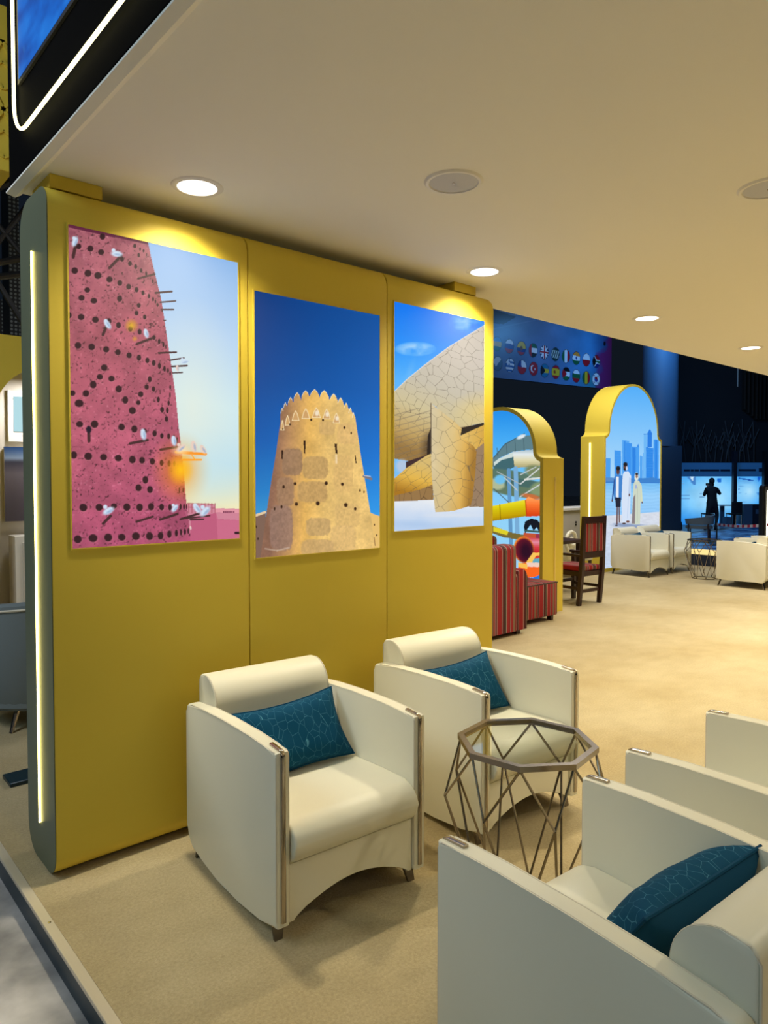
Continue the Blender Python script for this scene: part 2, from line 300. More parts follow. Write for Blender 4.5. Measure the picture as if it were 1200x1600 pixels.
def bird(p, x, y, L=34, rot=0.7, col=(205, 222, 240)):
    p.ell(x, y, L * .5, L * .26, col, rot, .3); p.ell(x - L * .3 * math.cos(rot), y - L * .34, L * .17, L * .17, col)
    p.ell(x + L * .1, y + L * .06, L * .32, L * .1, (140, 165, 200), rot, .5, .7)
def paint_pigeon(p):
    X, Y = p.X, p.Y
    t = (Y - (120 + (X - 440) * .25)) / 1250
    p.fill(p.ramp(t, [(0, (142, 184, 234)), (.3, (184, 212, 240)), (.55, (206, 232, 238)), (.75, (200, 226, 232)), (.9, (238, 232, 190)), (1, (240, 214, 160))]))
    p.ell(690, 1180, 120, 110, (176, 222, 246), 0, .9, .6)
    p.ell(640, 900, 110, 260, (240, 240, 216), 0, 1.0, .5)
    # town
    p.poly([(612, 1330), (745, 1335), (745, 1350), (860, 1352), (862, 1500), (612, 1500)], (206, 130, 150))
    p.poly([(635, 1398), (700, 1380), (750, 1372), (758, 1400), (862, 1404), (862, 1500), (630, 1500)], (190, 92, 124))
    p.poly([(750, 1372), (758, 1500), (862, 1500), (862, 1404), (760, 1404)], (202, 106, 136))
    p.poly([(745, 1350), (860, 1355), (860, 1372), (745, 1368)], (226, 150, 164))
    for k in range(9): p.line(625 + k * 15, 1328, 625 + k * 15, 1372, 3, (170, 84, 100))
    p.line(620, 1328, 745, 1332, 4, (170, 84, 100)); p.line(620, 1345, 745, 1350, 3, (170, 84, 100))
    for k in range(6): p.ell(785 + k * 9, 1367, 3, 5, (120, 50, 80))
    p.line(838, 1462, 862, 1462, 11, (50, 24, 36))
    # tower
    edge = [(440, 140), (455, 215), (476, 300), (500, 400), (516, 500), (532, 610), (552, 740), (566, 840), (580, 985), (592, 1080), (602, 1180), (612, 1300), (622, 1380), (632, 1470), (634, 1520)]
    n = fbm(X, Y, 60, 3); n2 = fbm(X, Y, 9, 9, 3)
    base = p.ramp(Y / 1500 + (X - 300) / 2600, [(0, (166, 96, 108)), (.35, (170, 88, 102)), (.7, (178, 88, 110)), (1, (170, 78, 108))])
    base = base * (0.86 + .34 * n[:, None]); sp = np.clip((n2 - .57) * 7, 0, 1)
    base = base * (1 - .5 * sp[:, None]) ; hi = np.clip((fbm(X + 500, Y, 12, 21, 3) - .6) * 6, 0, 1); base = base + 26 * hi[:, None]
    w = p.inside([(0, 0), (430, 60)] + edge + [(0, 1600)]); p.put(w, base)
    streak = np.clip((fbm(X, Y, 34, 40, 4) - .52) * 5, 0, 1) * np.clip((500 - Y) / 500, 0, 1) * w * .5; p.put(streak, (110, 48, 70))
    p.poly([(60, 55), (440, 138), (440, 152), (60, 70)], (96, 36, 62))
    dk = (54, 26, 34)
    H = [(233, 115, 13, 15), (178, 170, 14, 14), (227, 186, 14, 13), (125, 160, 12, 13), (322, 218, 9, 12), (358, 238, 9, 11), (384, 252, 7, 11), (409, 270, 6, 10), (432, 284, 5, 9),
         (380, 158, 7, 10), (398, 200, 6, 10), (404, 172, 4, 8), (420, 180, 4, 8), (434, 198, 3, 7),
         (107, 270, 15, 15), (167, 282, 16, 16), (212, 292, 16, 16), (265, 310, 14, 14), (312, 326, 11, 13), (352, 343, 11, 13), (388, 357, 9, 12), (417, 371, 7, 11), (444, 386, 5, 11), (463, 400, 5, 10), (474, 410, 4, 9), (484, 426, 4, 9), (462, 318, 4, 10),
         (164, 358, 13, 12), (138, 394, 14, 13), (194, 407, 15, 13), (311, 397, 12, 14), (398, 428, 9, 11), (388, 463, 9, 11), (425, 481, 8, 11), (84, 473, 9, 13),
         (136, 481, 15, 14), (201, 493, 15, 14), (306, 518, 11, 14), (360, 535, 10, 12), (402, 548, 9, 13), (467, 574, 8, 11), (491, 592, 6, 12), (510, 606, 5, 12), (521, 616, 3, 10), (262, 500, 12, 14),
         (122, 610, 15, 15), (184, 617, 15, 15), (250, 628, 14, 14), (303, 641, 13, 13), (354, 655, 12, 13), (399, 666, 10, 14), (437, 678, 9, 13), (466, 690, 9, 13), (492, 703, 7, 14), (515, 716, 6, 13), (531, 724, 4, 12), (541, 738, 3, 11),
         (241, 711, 15, 15), (221, 753, 14, 13), (274, 761, 14, 13), (191, 788, 15, 17), (158, 828, 15, 15), (97, 827, 13, 13), (127, 873, 20, 17), (307, 808, 15, 16), (337, 858, 13, 17), (369, 906, 16, 16), (396, 870, 10, 11), (407, 832, 12, 13), (434, 799, 10, 12), (448, 764, 9, 14), (465, 808, 8, 12), (487, 856, 7, 13), (504, 902, 9, 13), (528, 905, 6, 14), (524, 944, 8, 13), (534, 872, 5, 12), (540, 836, 4, 12), (541, 800, 4, 10),
         (129, 968, 16, 14), (197, 968, 17, 17), (320, 981, 15, 15), (378, 990, 14, 16), (424, 1000, 11, 12), (470, 1010, 10, 14), (503, 1021, 8, 12), (534, 1023, 7, 13), (558, 1030, 6, 14), (572, 1040, 4, 14),
         (103, 1108, 15, 17), (168, 1114, 18, 17), (238, 1118, 16, 15), (305, 1122, 16, 15), (369, 1129, 15, 17), (413, 1132, 13, 15), (460, 1137, 12, 15), (502, 1144, 9, 14), (536, 1147, 7, 14), (560, 1148, 5, 13),
         (428, 1221, 13, 17), (397, 1257, 14, 16), (449, 1265, 13, 16), (583, 1268, 4, 14), (600, 1268, 3, 12),
         (146, 1347, 18, 17), (218, 1346, 16, 16), (285, 1340, 14, 12), (344, 1345, 16, 17), (402, 1346, 15, 17), (454, 1343, 14, 17), (502, 1345, 11, 15), (540, 1346, 8, 15), (588, 1343, 5, 14), (604, 1343, 4, 14), (616, 1343, 3, 12),
         (121, 1491, 18, 18), (190, 1486, 20, 18), (259, 1483, 18, 18), (321, 1482, 17, 16), (385, 1477, 18, 18), (447, 1477, 16, 18), (497, 1475, 13, 17), (537, 1468, 10, 17), (569, 1463, 7, 16), (590, 1459, 5, 15), (608, 1457, 5, 15), (623, 1454, 3, 14)]
    for x, y, a, b in H:
        p.ell(x + 1, y + 2, a * 1.12, b * 1.1, (210, 128, 140), 0, .2, .45); p.ell(x, y, a, b, dk, 0, .14)
    st = (70, 40, 44)
    for a in [(100, 208, 112, 150, 15), (265, 258, 318, 202, 13), (395, 306, 470, 286, 9), (474, 371, 548, 365, 9), (496, 414, 565, 408, 7), (500, 447, 556, 447, 7), (512, 496, 520, 496, 5), (235, 562, 255, 512, 13), (388, 604, 456, 578, 11),
              (488, 644, 568, 641, 8), (538, 678, 603, 667, 7), (548, 706, 617, 702, 8), (552, 735, 596, 733, 6), (170, 985, 172, 1045, 14), (358, 1056, 438, 1040, 12), (497, 1084, 570, 1072, 11),
              (387, 1412, 462, 1388, 10), (495, 1402, 574, 1376, 11), (588, 1400, 672, 1374, 10), (632, 1402, 692, 1400, 7), (600, 1398, 720, 1384, 7), (236, 1420, 270, 1385, 13)]:
        p.line(*a[:4], a[4], st)
    p.ell(171, 992, 12, 16, (30, 22, 40))
    # sun between the sticks
    d = np.hypot((X - 588) / 1.0, (Y - 1175) / 1.25)
    p.put(np.clip(1 - d / 150, 0, 1) ** 1.5 * .9, (255, 150, 20)); p.put(np.clip(1 - d / 62, 0, 1) * .95, (255, 196, 20))
    p.line(568, 1095, 702, 1104, 13, (250, 150, 40)); p.line(600, 1130, 682, 1130, 8, (255, 160, 30)); p.line(640, 1110, 655, 1130, 5, (255, 170, 40))
    p.ell(365, 520, 18, 18, (230, 190, 20), 0, .9, .8); p.ell(380, 580, 8, 8, (230, 180, 30), 0, .9, .6); p.ell(588, 1088, 26, 16, (255, 235, 190), 0, .9, .8)
    for b in [(108, 138, 46, -1.2), (298, 194, 50, .1), (256, 514, 46, 1.0), (432, 556, 40, 1.3), (606, 684, 36, -.2), (419, 1015, 48, 1.4), (558, 1044, 44, 1.4), (260, 1362, 54, -.5), (562, 1350, 40, -.9), (663, 1352, 48, .9), (700, 1364, 56, -.8)]: bird(p, *b)
    for b in [(590, 1076, 44, -.7), (648, 1070, 48, 1.4), (691, 1084, 42, 1.0), (574, 714, 26, 1.4), (634, 1440, 16, 1.4)]: bird(p, *b, (232, 205, 190))
def paint_fort(p):
    X, Y = p.X, p.Y
    t = (Y - X * .15) / 1300 ; base = p.ramp(t, [(0, (0, 66, 140)), (.35, (0, 82, 164)), (.6, (16, 104, 192)), (.8, (40, 138, 214)), (.9, (66, 164, 224))])
    base = base + ((X - 370) / 400 * 22)[:, None] * np.array([.2, .7, 1.0]); p.fill(base)
    wl = (126, 98, 84)
    p.poly([(50, 1172), (112, 1152), (125, 1400), (50, 1400)], wl); p.poly([(50, 1166), (114, 1146), (114, 1158), (50, 1180)], (226, 200, 160))
    p.poly([(620, 1150), (690, 1176), (690, 1400), (610, 1400)], (232, 190, 112))
    # crown of pointed merlons
    tips = [(195, 632, 9), (211, 604, 11), (237, 578, 15), (270, 554, 19), (312, 544, 22), (357, 538, 25), (405, 543, 24), (452, 560, 21), (487, 580, 17), (515, 606, 13), (536, 630, 10), (551, 654, 7)]
    n = fbm(X, Y, 70, 13); n2 = fbm(X, Y, 10, 17, 3)
    light = np.clip((X - 130 - (1400 - Y) * .05) / 330, 0, 1)
    sand = p.ramp(light, [(0, (142, 102, 82)), (.22, (186, 140, 92)), (.5, (232, 182, 96)), (.8, (238, 196, 116)), (1, (236, 196, 120))]) * (0.86 + .26 * n[:, None]) * (0.93 + .14 * n2[:, None])
    body = [(192, 668), (200, 640), (240, 606), (300, 590), (360, 584), (430, 588), (500, 614), (540, 646), (560, 676), (566, 720), (590, 880), (612, 1010), (640, 1180), (660, 1340), (668, 1400), (84, 1400), (110, 1200), (140, 1000), (165, 850), (180, 740)]
    w = p.inside(body)
    for x, y, r in tips:
        pts = [(x - r, y + 62), (x - r * .95, y + 34), (x - r * .5, y + 12), (x, y), (x + r * .5, y + 12), (x + r * .95, y + 34), (x + r, y + 62)]
        w = np.maximum(w, p.inside(pts))
    p.put(w, sand)
    for x, y, r in tips: p.pline([(x - r * .8, y + 26), (x - r * .45, y + 11), (x, y + 1), (x + r * .5, y + 14)], 3, (250, 238, 214), .8)
    for cx, cy, rx, ry, c, a in [(245, 900, 50, 66, (150, 118, 92), .8), (360, 930, 62, 56, (186, 150, 96), .8), (345, 1050, 72, 52, (190, 152, 96), .85), (210, 1050, 42, 70, (160, 124, 96), .8),
                                 (190, 1230, 56, 110, (150, 118, 104), .85), (375, 1225, 60, 44, (190, 156, 104), .8), (500, 960, 48, 90, (220, 180, 112), .7), (520, 1170, 60, 60, (216, 178, 112), .7), (500, 1290, 62, 70, (214, 176, 116), .6), (370, 1330, 80, 40, (198, 162, 110), .7), (420, 730, 40, 34, (206, 168, 110), .6), (520, 760, 50, 50, (214, 172, 112), .5)]:
        dx = np.abs((X - cx + 10 * (n2 - .5)) / rx); dy = np.abs((Y - cy + 14 * (n2 - .5)) / ry); d = (dx ** 4 + dy ** 4) ** .25
        k = np.clip((1.08 - d) / .12, 0, 1) * a * w; tex = np.array(c) * (0.86 + .3 * fbm(X * 1.4, Y, 12, 31, 3)[:, None]); p.put(k, tex)
    p.pline([(110, 1335), (170, 1345), (230, 1330)], 6, (214, 196, 180), .6, 3)
    for x, y, r in [(222, 688, 12), (262, 664, 17), (313, 654, 19), (366, 650, 20), (417, 656, 18), (466, 676, 16), (196, 712, 8)]:
        tr = [(x - r, y + 30), (x - r * .5, y - 2), (x, y - 18), (x + r * .5, y - 2), (x + r, y + 30)]
        p.poly(tr, (206, 160, 104)); p.pline(tr + [tr[0]], 3.5, (248, 226, 180), .9)
        if x in (366, 417, 466): p.ell(x + 3, y + 8, r * .5, r * .7, (250, 240, 220), 0, .4, .8)
    dk = (52, 30, 18)
    for x, y, a, b in [(340, 691, 5, 6), (399, 692, 5, 6), (234, 714, 5, 5), (506, 730, 5, 7), (540, 757, 4, 6), (199, 737, 3, 5), (259, 1010, 7, 8), (202, 1026, 6, 8), (415, 1008, 8, 9), (496, 1013, 7, 8), (584, 1044, 4, 7), (604, 1052, 3, 6), (266, 1112, 8, 9), (373, 1109, 9, 10), (513, 1117, 9, 10), (560, 1136, 6, 8), (192, 1126, 5, 8), (157, 1136, 4, 8), (65, 1226, 4, 6), (74, 1286, 4, 6), (656, 1216, 3, 5), (668, 1268, 3, 5)]: p.ell(x, y, a, b, dk, 0, .3)
    for q in [[(302, 793), (313, 793), (310, 862), (303, 858)], [(456, 811), (469, 811), (471, 862), (462, 858)], [(192, 842), (201, 842), (197, 888), (190, 886)], [(557, 868), (563, 870), (567, 910), (562, 908)]]: p.poly(q, dk)
    p.line(465, 868, 466, 905, 8, (255, 236, 210), .7, 4)
    p.line(604, 973, 640, 987, 13, (120, 118, 130)); p.line(604, 970, 636, 974, 4, (190, 196, 210)); p.line(655, 1280, 660, 1320, 3, (120, 80, 50))
def paint_museum(p):
    X, Y = p.X, p.Y
    p.fill(p.ramp((Y - 180) / 900, [(0, (0, 116, 240)), (.25, (20, 140, 248)), (.5, (84, 178, 252)), (1, (120, 190, 245))]))
    cl = np.clip((fbm(X, Y * 1.8, 120, 5) - .38) * 4, 0, 1)
    p.put(cl * np.clip(1 - np.hypot((X - 215) / 120, (Y - 455) / 42), 0, 1) ** .5, (190, 222, 250))
    p.put(cl * np.clip(1 - np.hypot((X - 510) / 110, (Y - 310) / 70), 0, 1) ** .6, (130, 196, 250)); p.ell(180, 600, 14, 60, (110, 186, 250), .3, .9, .5)
    # tiles as cell borders
    def cells(sx, sy, rot, seed, jit=.9):
        c, s = math.cos(rot), math.sin(rot); u = (X * c + Y * s) / sx; v = (-X * s + Y * c) / sy
        r = np.random.default_rng(seed).random((64, 64, 2)); iu = np.floor(u).astype(int); iv = np.floor(v).astype(int)
        d1 = np.full(len(X), 9.); d2 = np.full(len(X), 9.)
        for a in (-1, 0, 1):
            for b in (-1, 0, 1):
                q = r[(iv + b) % 64, (iu + a) % 64]; du = iu + a + .5 + (q[:, 0] - .5) * jit - u; dv = iv + b + .5 + (q[:, 1] - .5) * jit - v
                d = np.hypot(du, dv); m = d < d1; d2 = np.where(m, d1, np.minimum(d2, d)); d1 = np.where(m, d, d1)
        return d2 - d1
    def disc(pts, col, sx, sy, rot, seed, wd=.05, lc=(96, 84, 70)):
        w = p.inside(pts); p.put(w, col); k = np.clip(1 - cells(sx, sy, rot, seed) / wd, 0, 1) * w * .75; p.put(k, lc); return w
    n = fbm(X, Y, 80, 8)
    # ground
    p.poly([(80, 1322), (310, 1312), (600, 1345), (600, 1500), (80, 1500)], p.ramp((Y + 60 * n - 1320) / 180, [(0, (236, 238, 240)), (.5, (206, 220, 240)), (1, (184, 208, 238))]))
    p.ell(200, 1450, 140, 16, (168, 196, 232), .05, .8, .6); p.ell(430, 1400, 120, 10, (220, 226, 236), 0, .8, .7)
    # main tilted disc, upper
    top = [(80, 712), (165, 630), (265, 548), (400, 447), (500, 385), (604, 322), (612, 322), (612, 872), (520, 892), (470, 905), (400, 850), (330, 782), (302, 764), (303, 1050), (175, 1092), (80, 1076)]
    base = p.ramp((Y - 430 + (300 - X) * .35) / 640, [(0, (206, 196, 184)), (.35, (198, 190, 172)), (.6, (206, 192, 150)), (.85, (190, 158, 96)), (1, (150, 116, 64))])
    disc(top, base, 66, 44, .6, 4, .045)
    warm = np.clip(1 - np.hypot((X - 600) / 190, (Y - 810) / 130), 0, 1) * p.inside(top); p.put(warm * .75, (236, 206, 120))
    dk = np.clip(1 - np.hypot((X - 300) / 70, (Y - 1010) / 110), 0, 1) * p.inside(top); p.put(dk * .9, (52, 38, 30))
    lines = p.inside(top) * np.clip((X < 302) * (Y > 790), 0, 1) * (np.sin((Y + .28 * X) / 5.2) > .8); p.put(lines * .4, (120, 108, 94))
    p.pline([(80, 712), (165, 630), (265, 548), (400, 447), (500, 385), (606, 321)], 4, (226, 222, 218))
    # window glow and dark slot, lower left ramp
    p.ell(140, 1120, 34, 36, (190, 200, 220), 0, .3, .8); p.poly([(160, 1096), (300, 1050), (303, 1075), (160, 1134)], (60, 38, 44))
    lowc = p.ramp((Y - 1090) / 190 - (X - 190) / 700, [(0, (214, 184, 112)), (.5, (226, 180, 76)), (1, (168, 116, 30))])
    disc([(80, 1204), (160, 1134), (303, 1046), (312, 1225), (240, 1254), (80, 1292)], lowc, 60, 40, -.5, 12, .05)
    disc([(80, 1292), (240, 1254), (312, 1225), (318, 1312), (80, 1322)], (150, 116, 72), 40, 90, 0, 15, .07, (70, 50, 34))
    # recess on the right
    p.poly([(470, 900), (612, 876), (612, 1352), (520, 1352)], (150, 126, 92)); p.poly([(470, 905), (602, 874), (606, 888), (472, 948)], (34, 24, 22))
    disc([(556, 1010), (612, 985), (612, 1346), (520, 1352)], (150, 124, 98), 42, 60, .2, 19, .06, (80, 62, 50))
    disc([(470, 948), (606, 886), (606, 985), (560, 1026), (470, 1000)], p.ramp((X - 470) / 130, [(0, (226, 190, 110)), (1, (212, 166, 72))]), 60, 34, -.5, 23, .05)
    # standing disc in front
    fr = [(303, 764), (350, 800), (430, 862), (478, 908), (470, 948), (548, 1010), (562, 1040), (556, 1150), (540, 1300), (528, 1346), (430, 1376), (328, 1382), (318, 1300), (308, 1180), (302, 1000)]
    fc = p.ramp((X - 300) / 250 + (Y - 1000) / 2600, [(0, (214, 198, 160)), (.5, (220, 192, 130)), (.8, (222, 176, 88)), (1, (168, 122, 48))]); disc(fr, fc * (.94 + .1 * n[:, None]), 72, 62, .8, 33, .04)
    p.line(303, 764, 304, 1050, 5, (60, 46, 38), .7, 2); p.poly([(285, 950), (303, 900), (303, 1050), (280, 1060)], (36, 26, 24))
def paint_slides(p):
    X, Y = p.X, p.Y; n = fbm(X, Y, 40, 3)
    p.fill(p.ramp((Y - 60) / 750, [(0, (28, 138, 232)), (.3, (70, 172, 245)), (.7, (124, 200, 250)), (1, (146, 210, 248))]))
    # green-grey open flume, top
    p.poly([(120, 440), (125, 390), (200, 300), (326, 234), (330, 250), (440, 240), (450, 350), (350, 338), (250, 352), (160, 395)], (94, 128, 138)); 
    for x in (150, 210, 265, 320, 385): p.line(x, 260 + abs(x - 320) * .4, x + 6, 380, 4, (70, 98, 108))
    p.pline([(125, 395), (200, 305), (326, 236)], 5, (60, 88, 104)); p.ell(305, 256, 30, 12, (220, 232, 240), -.4)
    p.poly([(120, 440), (160, 400), (255, 352), (262, 450), (200, 480), (150, 490)], (64, 104, 112)); p.poly([(130, 420), (160, 398), (255, 352), (258, 385), (180, 405), (130, 445)], (206, 220, 216))
    w = p.inside([(252, 352), (400, 336), (440, 345), (446, 440), (400, 450), (262, 455)]); p.put(w, p.ramp((Y - 340) / 115, [(0, (170, 190, 200)), (.25, (226, 234, 236)), (.6, (222, 214, 170)), (1, (170, 160, 110))]))
    for y, c in ((500, (88, 118, 104)), (560, (70, 104, 100)), (610, (96, 120, 96))): p.ell(200 if y < 520 else 300, y, 190, 34, c, .12, .12)
    p.ell(400, 480, 70, 40, (120, 134, 96), .2, .2); p.ell(150, 560, 50, 36, (176, 186, 150), .1, .2); p.ell(170, 530, 36, 30, (110, 190, 236), 0, .2); p.ell(420, 590, 60, 44, (130, 150, 110), -.3, .2)
    for a in [(225, 470, 240, 940, 24, (96, 150, 196)), (270, 460, 283, 1000, 28, (120, 172, 214)), (300, 640, 430, 560, 8, (200, 206, 206)), (300, 560, 420, 460, 8, (210, 214, 214)), (300, 500, 400, 450, 7, (190, 196, 196)), (200, 520, 280, 600, 7, (190, 200, 200)), (330, 530, 448, 520, 12, (216, 220, 214)), (130, 590, 240, 690, 5, (70, 80, 80)), (150, 480, 300, 560, 6, (170, 180, 180))]: p.line(*a)
    p.ell(370, 640, 60, 16, (200, 110, 60), .2, .3)
    # yellow / orange tube
    w = p.inside([(100, 705), (170, 690), (330, 660), (338, 765), (240, 780), (170, 790), (100, 800)]); p.put(w, p.ramp((Y - 665 + (X - 330) * .12) / 120, [(0, (238, 222, 40)), (.3, (214, 196, 10)), (.7, (196, 160, 0)), (1, (150, 112, 0))]))
    w = p.inside([(332, 662), (350, 640), (400, 660), (455, 655), (455, 764), (338, 768)]); p.put(w, p.ramp((Y - 650) / 115, [(0, (255, 160, 90)), (.35, (252, 120, 50)), (1, (214, 60, 10))]))
    p.line(168, 690, 172, 788, 4, (120, 90, 0)); p.line(333, 664, 340, 766, 6, (190, 60, 10))
    p.poly([(105, 820), (130, 830), (240, 870), (320, 885), (320, 915), (200, 905), (105, 868)], (120, 104, 50)); p.poly([(125, 832), (225, 862), (215, 888), (125, 862)], (222, 208, 40))
    p.poly([(322, 835), (330, 800), (370, 780), (410, 790), (440, 830), (445, 880), (420, 870), (405, 835), (385, 860), (365, 820), (345, 850), (330, 880)], (12, 20, 34))
    p.poly([(320, 872), (450, 880), (450, 912), (320, 902)], (196, 84, 52)); p.line(330, 858, 440, 868, 12, (60, 90, 84)); p.poly([(400, 880), (450, 876), (450, 914), (400, 908)], (150, 50, 80))
    # big red tube
    w = p.inside([(300, 900), (450, 908), (455, 1010), (380, 1000)]); p.put(w, p.ramp((Y - 900) / 110, [(0, (206, 60, 70)), (.3, (228, 140, 160)), (.6, (212, 60, 70)), (1, (190, 24, 30))]))
    p.poly([(380, 1000), (455, 1005), (455, 1080), (340, 1075)], (206, 60, 50)); p.ell(322, 980, 66, 84, (244, 132, 40), -.1, .06); p.ell(324, 984, 58, 76, (108, 18, 40), -.1, .1); p.ell(336, 990, 40, 60, (44, 10, 34), -.1, .5)
    p.poly([(330, 1070), (380, 1000), (450, 1000), (450, 1012), (400, 1020), (370, 1075)], (250, 196, 90)); p.poly([(385, 1040), (455, 1030), (455, 1070), (375, 1066)], (96, 170, 190))
    w = p.poly([(285, 1065), (455, 1066), (455, 1150), (350, 1160), (285, 1120)], (250, 104, 30)); p.poly([(340, 1062), (455, 1064), (455, 1092), (340, 1090)], (240, 206, 190)); p.poly([(285, 1060), (345, 1075), (345, 1105), (285, 1090)], (250, 190, 80))
    p.poly([(380, 1160), (455, 1130), (455, 1400), (100, 1400), (100, 1165)], (40, 120, 214)); p.ell(250, 1250, 120, 60, (230, 140, 60), 0, .3)
def paint_skyline(p):
    X, Y = p.X, p.Y; n = fbm(X, Y, 60, 7)
    p.fill(p.ramp((Y - 110) / 700, [(0, (80, 172, 248)), (.3, (112, 188, 250)), (.7, (150, 206, 250)), (1, (170, 216, 250))]))
    B = [(240, 635, 300, 800, (70, 158, 240)), (252, 645, 262, 800, (110, 184, 246)), (330, 580, 378, 800, (60, 150, 238)), (386, 505, 438, 800, (84, 166, 242)), (398, 510, 412, 800, (50, 140, 232)), (414, 525, 458, 800, (56, 146, 238)), (450, 552, 512, 800, (70, 158, 242)), (462, 560, 486, 800, (40, 130, 226)), (516, 620, 536, 800, (84, 166, 242)), (540, 600, 556, 800, (104, 180, 246)), (545, 462, 570, 800, (110, 184, 246)), (562, 560, 616, 810, (44, 136, 232)), (572, 450, 606, 560, (36, 124, 226)), (618, 500, 655, 800, (60, 150, 238)), (632, 500, 640, 800, (30, 118, 222))]
    for x0, y0, x1, y1, c in B: p.poly([(x0, y0), (x1, y0 + 6), (x1, y1), (x0, y1)], c)
    p.poly([(572, 455), (590, 424), (606, 455)], (36, 124, 226)); p.poly([(492, 560), (505, 532), (512, 560)], (50, 140, 232)); p.line(545, 463, 606, 460, 4, (36, 110, 210))
    for k in range(12): p.line(565, 575 + k * 19, 614, 575 + k * 19, 1.5, (110, 184, 246), .6)
    for k in range(9): p.line(334, 600 + k * 20, 376, 600 + k * 20, 1.5, (110, 184, 246), .5)
    w = np.clip((Y - (795 - 30 * n)) / 6, 0, 1) * (Y < 822); p.put(w, (60, 130, 206)); p.ell(300, 795, 60, 12, (84, 140, 206), 0, .4)
    sea = p.ramp((Y - 818) / 240, [(0, (110, 186, 244)), (.4, (150, 206, 250)), (1, (140, 198, 248))]) + (np.sin(Y / 4 + 6 * n) * 4)[:, None]; p.put((Y > 820).astype(float), sea); p.line(240, 820, 660, 822, 5, (50, 120, 200))
    sh = 1062 - (X - 240) * .075; p.put(np.clip((Y - sh) / 6, 0, 1), p.ramp((Y - 1060) / 400, [(0, (214, 220, 232)), (1, (196, 212, 236))]) * (.93 + .14 * fbm(X, Y * 2, 24, 9)[:, None]))
    p.ell(490, 1145, 150, 20, (130, 150, 186), .08, .4, .9); p.ell(390, 1128, 60, 10, (130, 150, 186), .1, .4, .8)
    sk = (96, 60, 56)
    # youth in a blue jacket, white shirt, dark shorts
    p.poly([(328, 780), (345, 765), (388, 768), (390, 930), (378, 950), (330, 945), (322, 900)], (62, 130, 206)); p.poly([(343, 775), (362, 775), (360, 930), (340, 925)], (228, 234, 244)); p.line(330, 800, 314, 945, 9, (40, 80, 150)); p.ell(313, 952, 5, 8, sk)
    p.poly([(334, 928), (378, 930), (374, 1000), (340, 1002)], (24, 30, 52)); p.line(350, 1000, 348, 1125, 9, sk); p.line(364, 1000, 366, 1110, 8, sk); p.ell(344, 1136, 10, 5, (40, 40, 60)); p.ell(356, 738, 12, 22, sk); p.ell(357, 714, 15, 16, (20, 16, 24))
    # man in a long white robe
    p.poly([(392, 760), (402, 738), (432, 736), (452, 770), (450, 880), (442, 1100), (388, 1112), (382, 960), (388, 800)], (212, 226, 246)); p.line(446, 790, 440, 905, 11, (186, 206, 236)); p.ell(439, 910, 5, 10, sk); p.ell(410, 705, 15, 24, sk); p.ell(410, 684, 15, 14, (24, 18, 24)); p.ell(408, 722, 11, 9, (40, 24, 26)); p.ell(420, 715, 7, 16, (200, 214, 240)); p.ell(400, 1120, 13, 6, (70, 50, 50)); p.ell(428, 1106, 12, 8, (110, 70, 60)); p.line(440, 780, 425, 1080, 3, (170, 192, 226), .8)
    # woman in a pale robe and scarf
    p.poly([(470, 830), (480, 806), (510, 804), (530, 840), (536, 950), (522, 965), (518, 1126), (486, 1128), (455, 1122), (464, 950)], (204, 214, 196)); p.poly([(468, 930), (484, 900), (480, 1122), (456, 1120)], (136, 126, 130)); p.line(526, 850, 533, 962, 9, (214, 220, 186)); p.ell(533, 965, 4, 7, sk); p.ell(492, 778, 15, 32, (226, 230, 220)); p.ell(494, 772, 8, 14, (150, 110, 96)); p.ell(494, 756, 10, 8, (40, 34, 40)); p.ell(488, 850, 7, 16, (160, 176, 216)); p.line(500, 850, 498, 1110, 3, (170, 180, 166), .7)
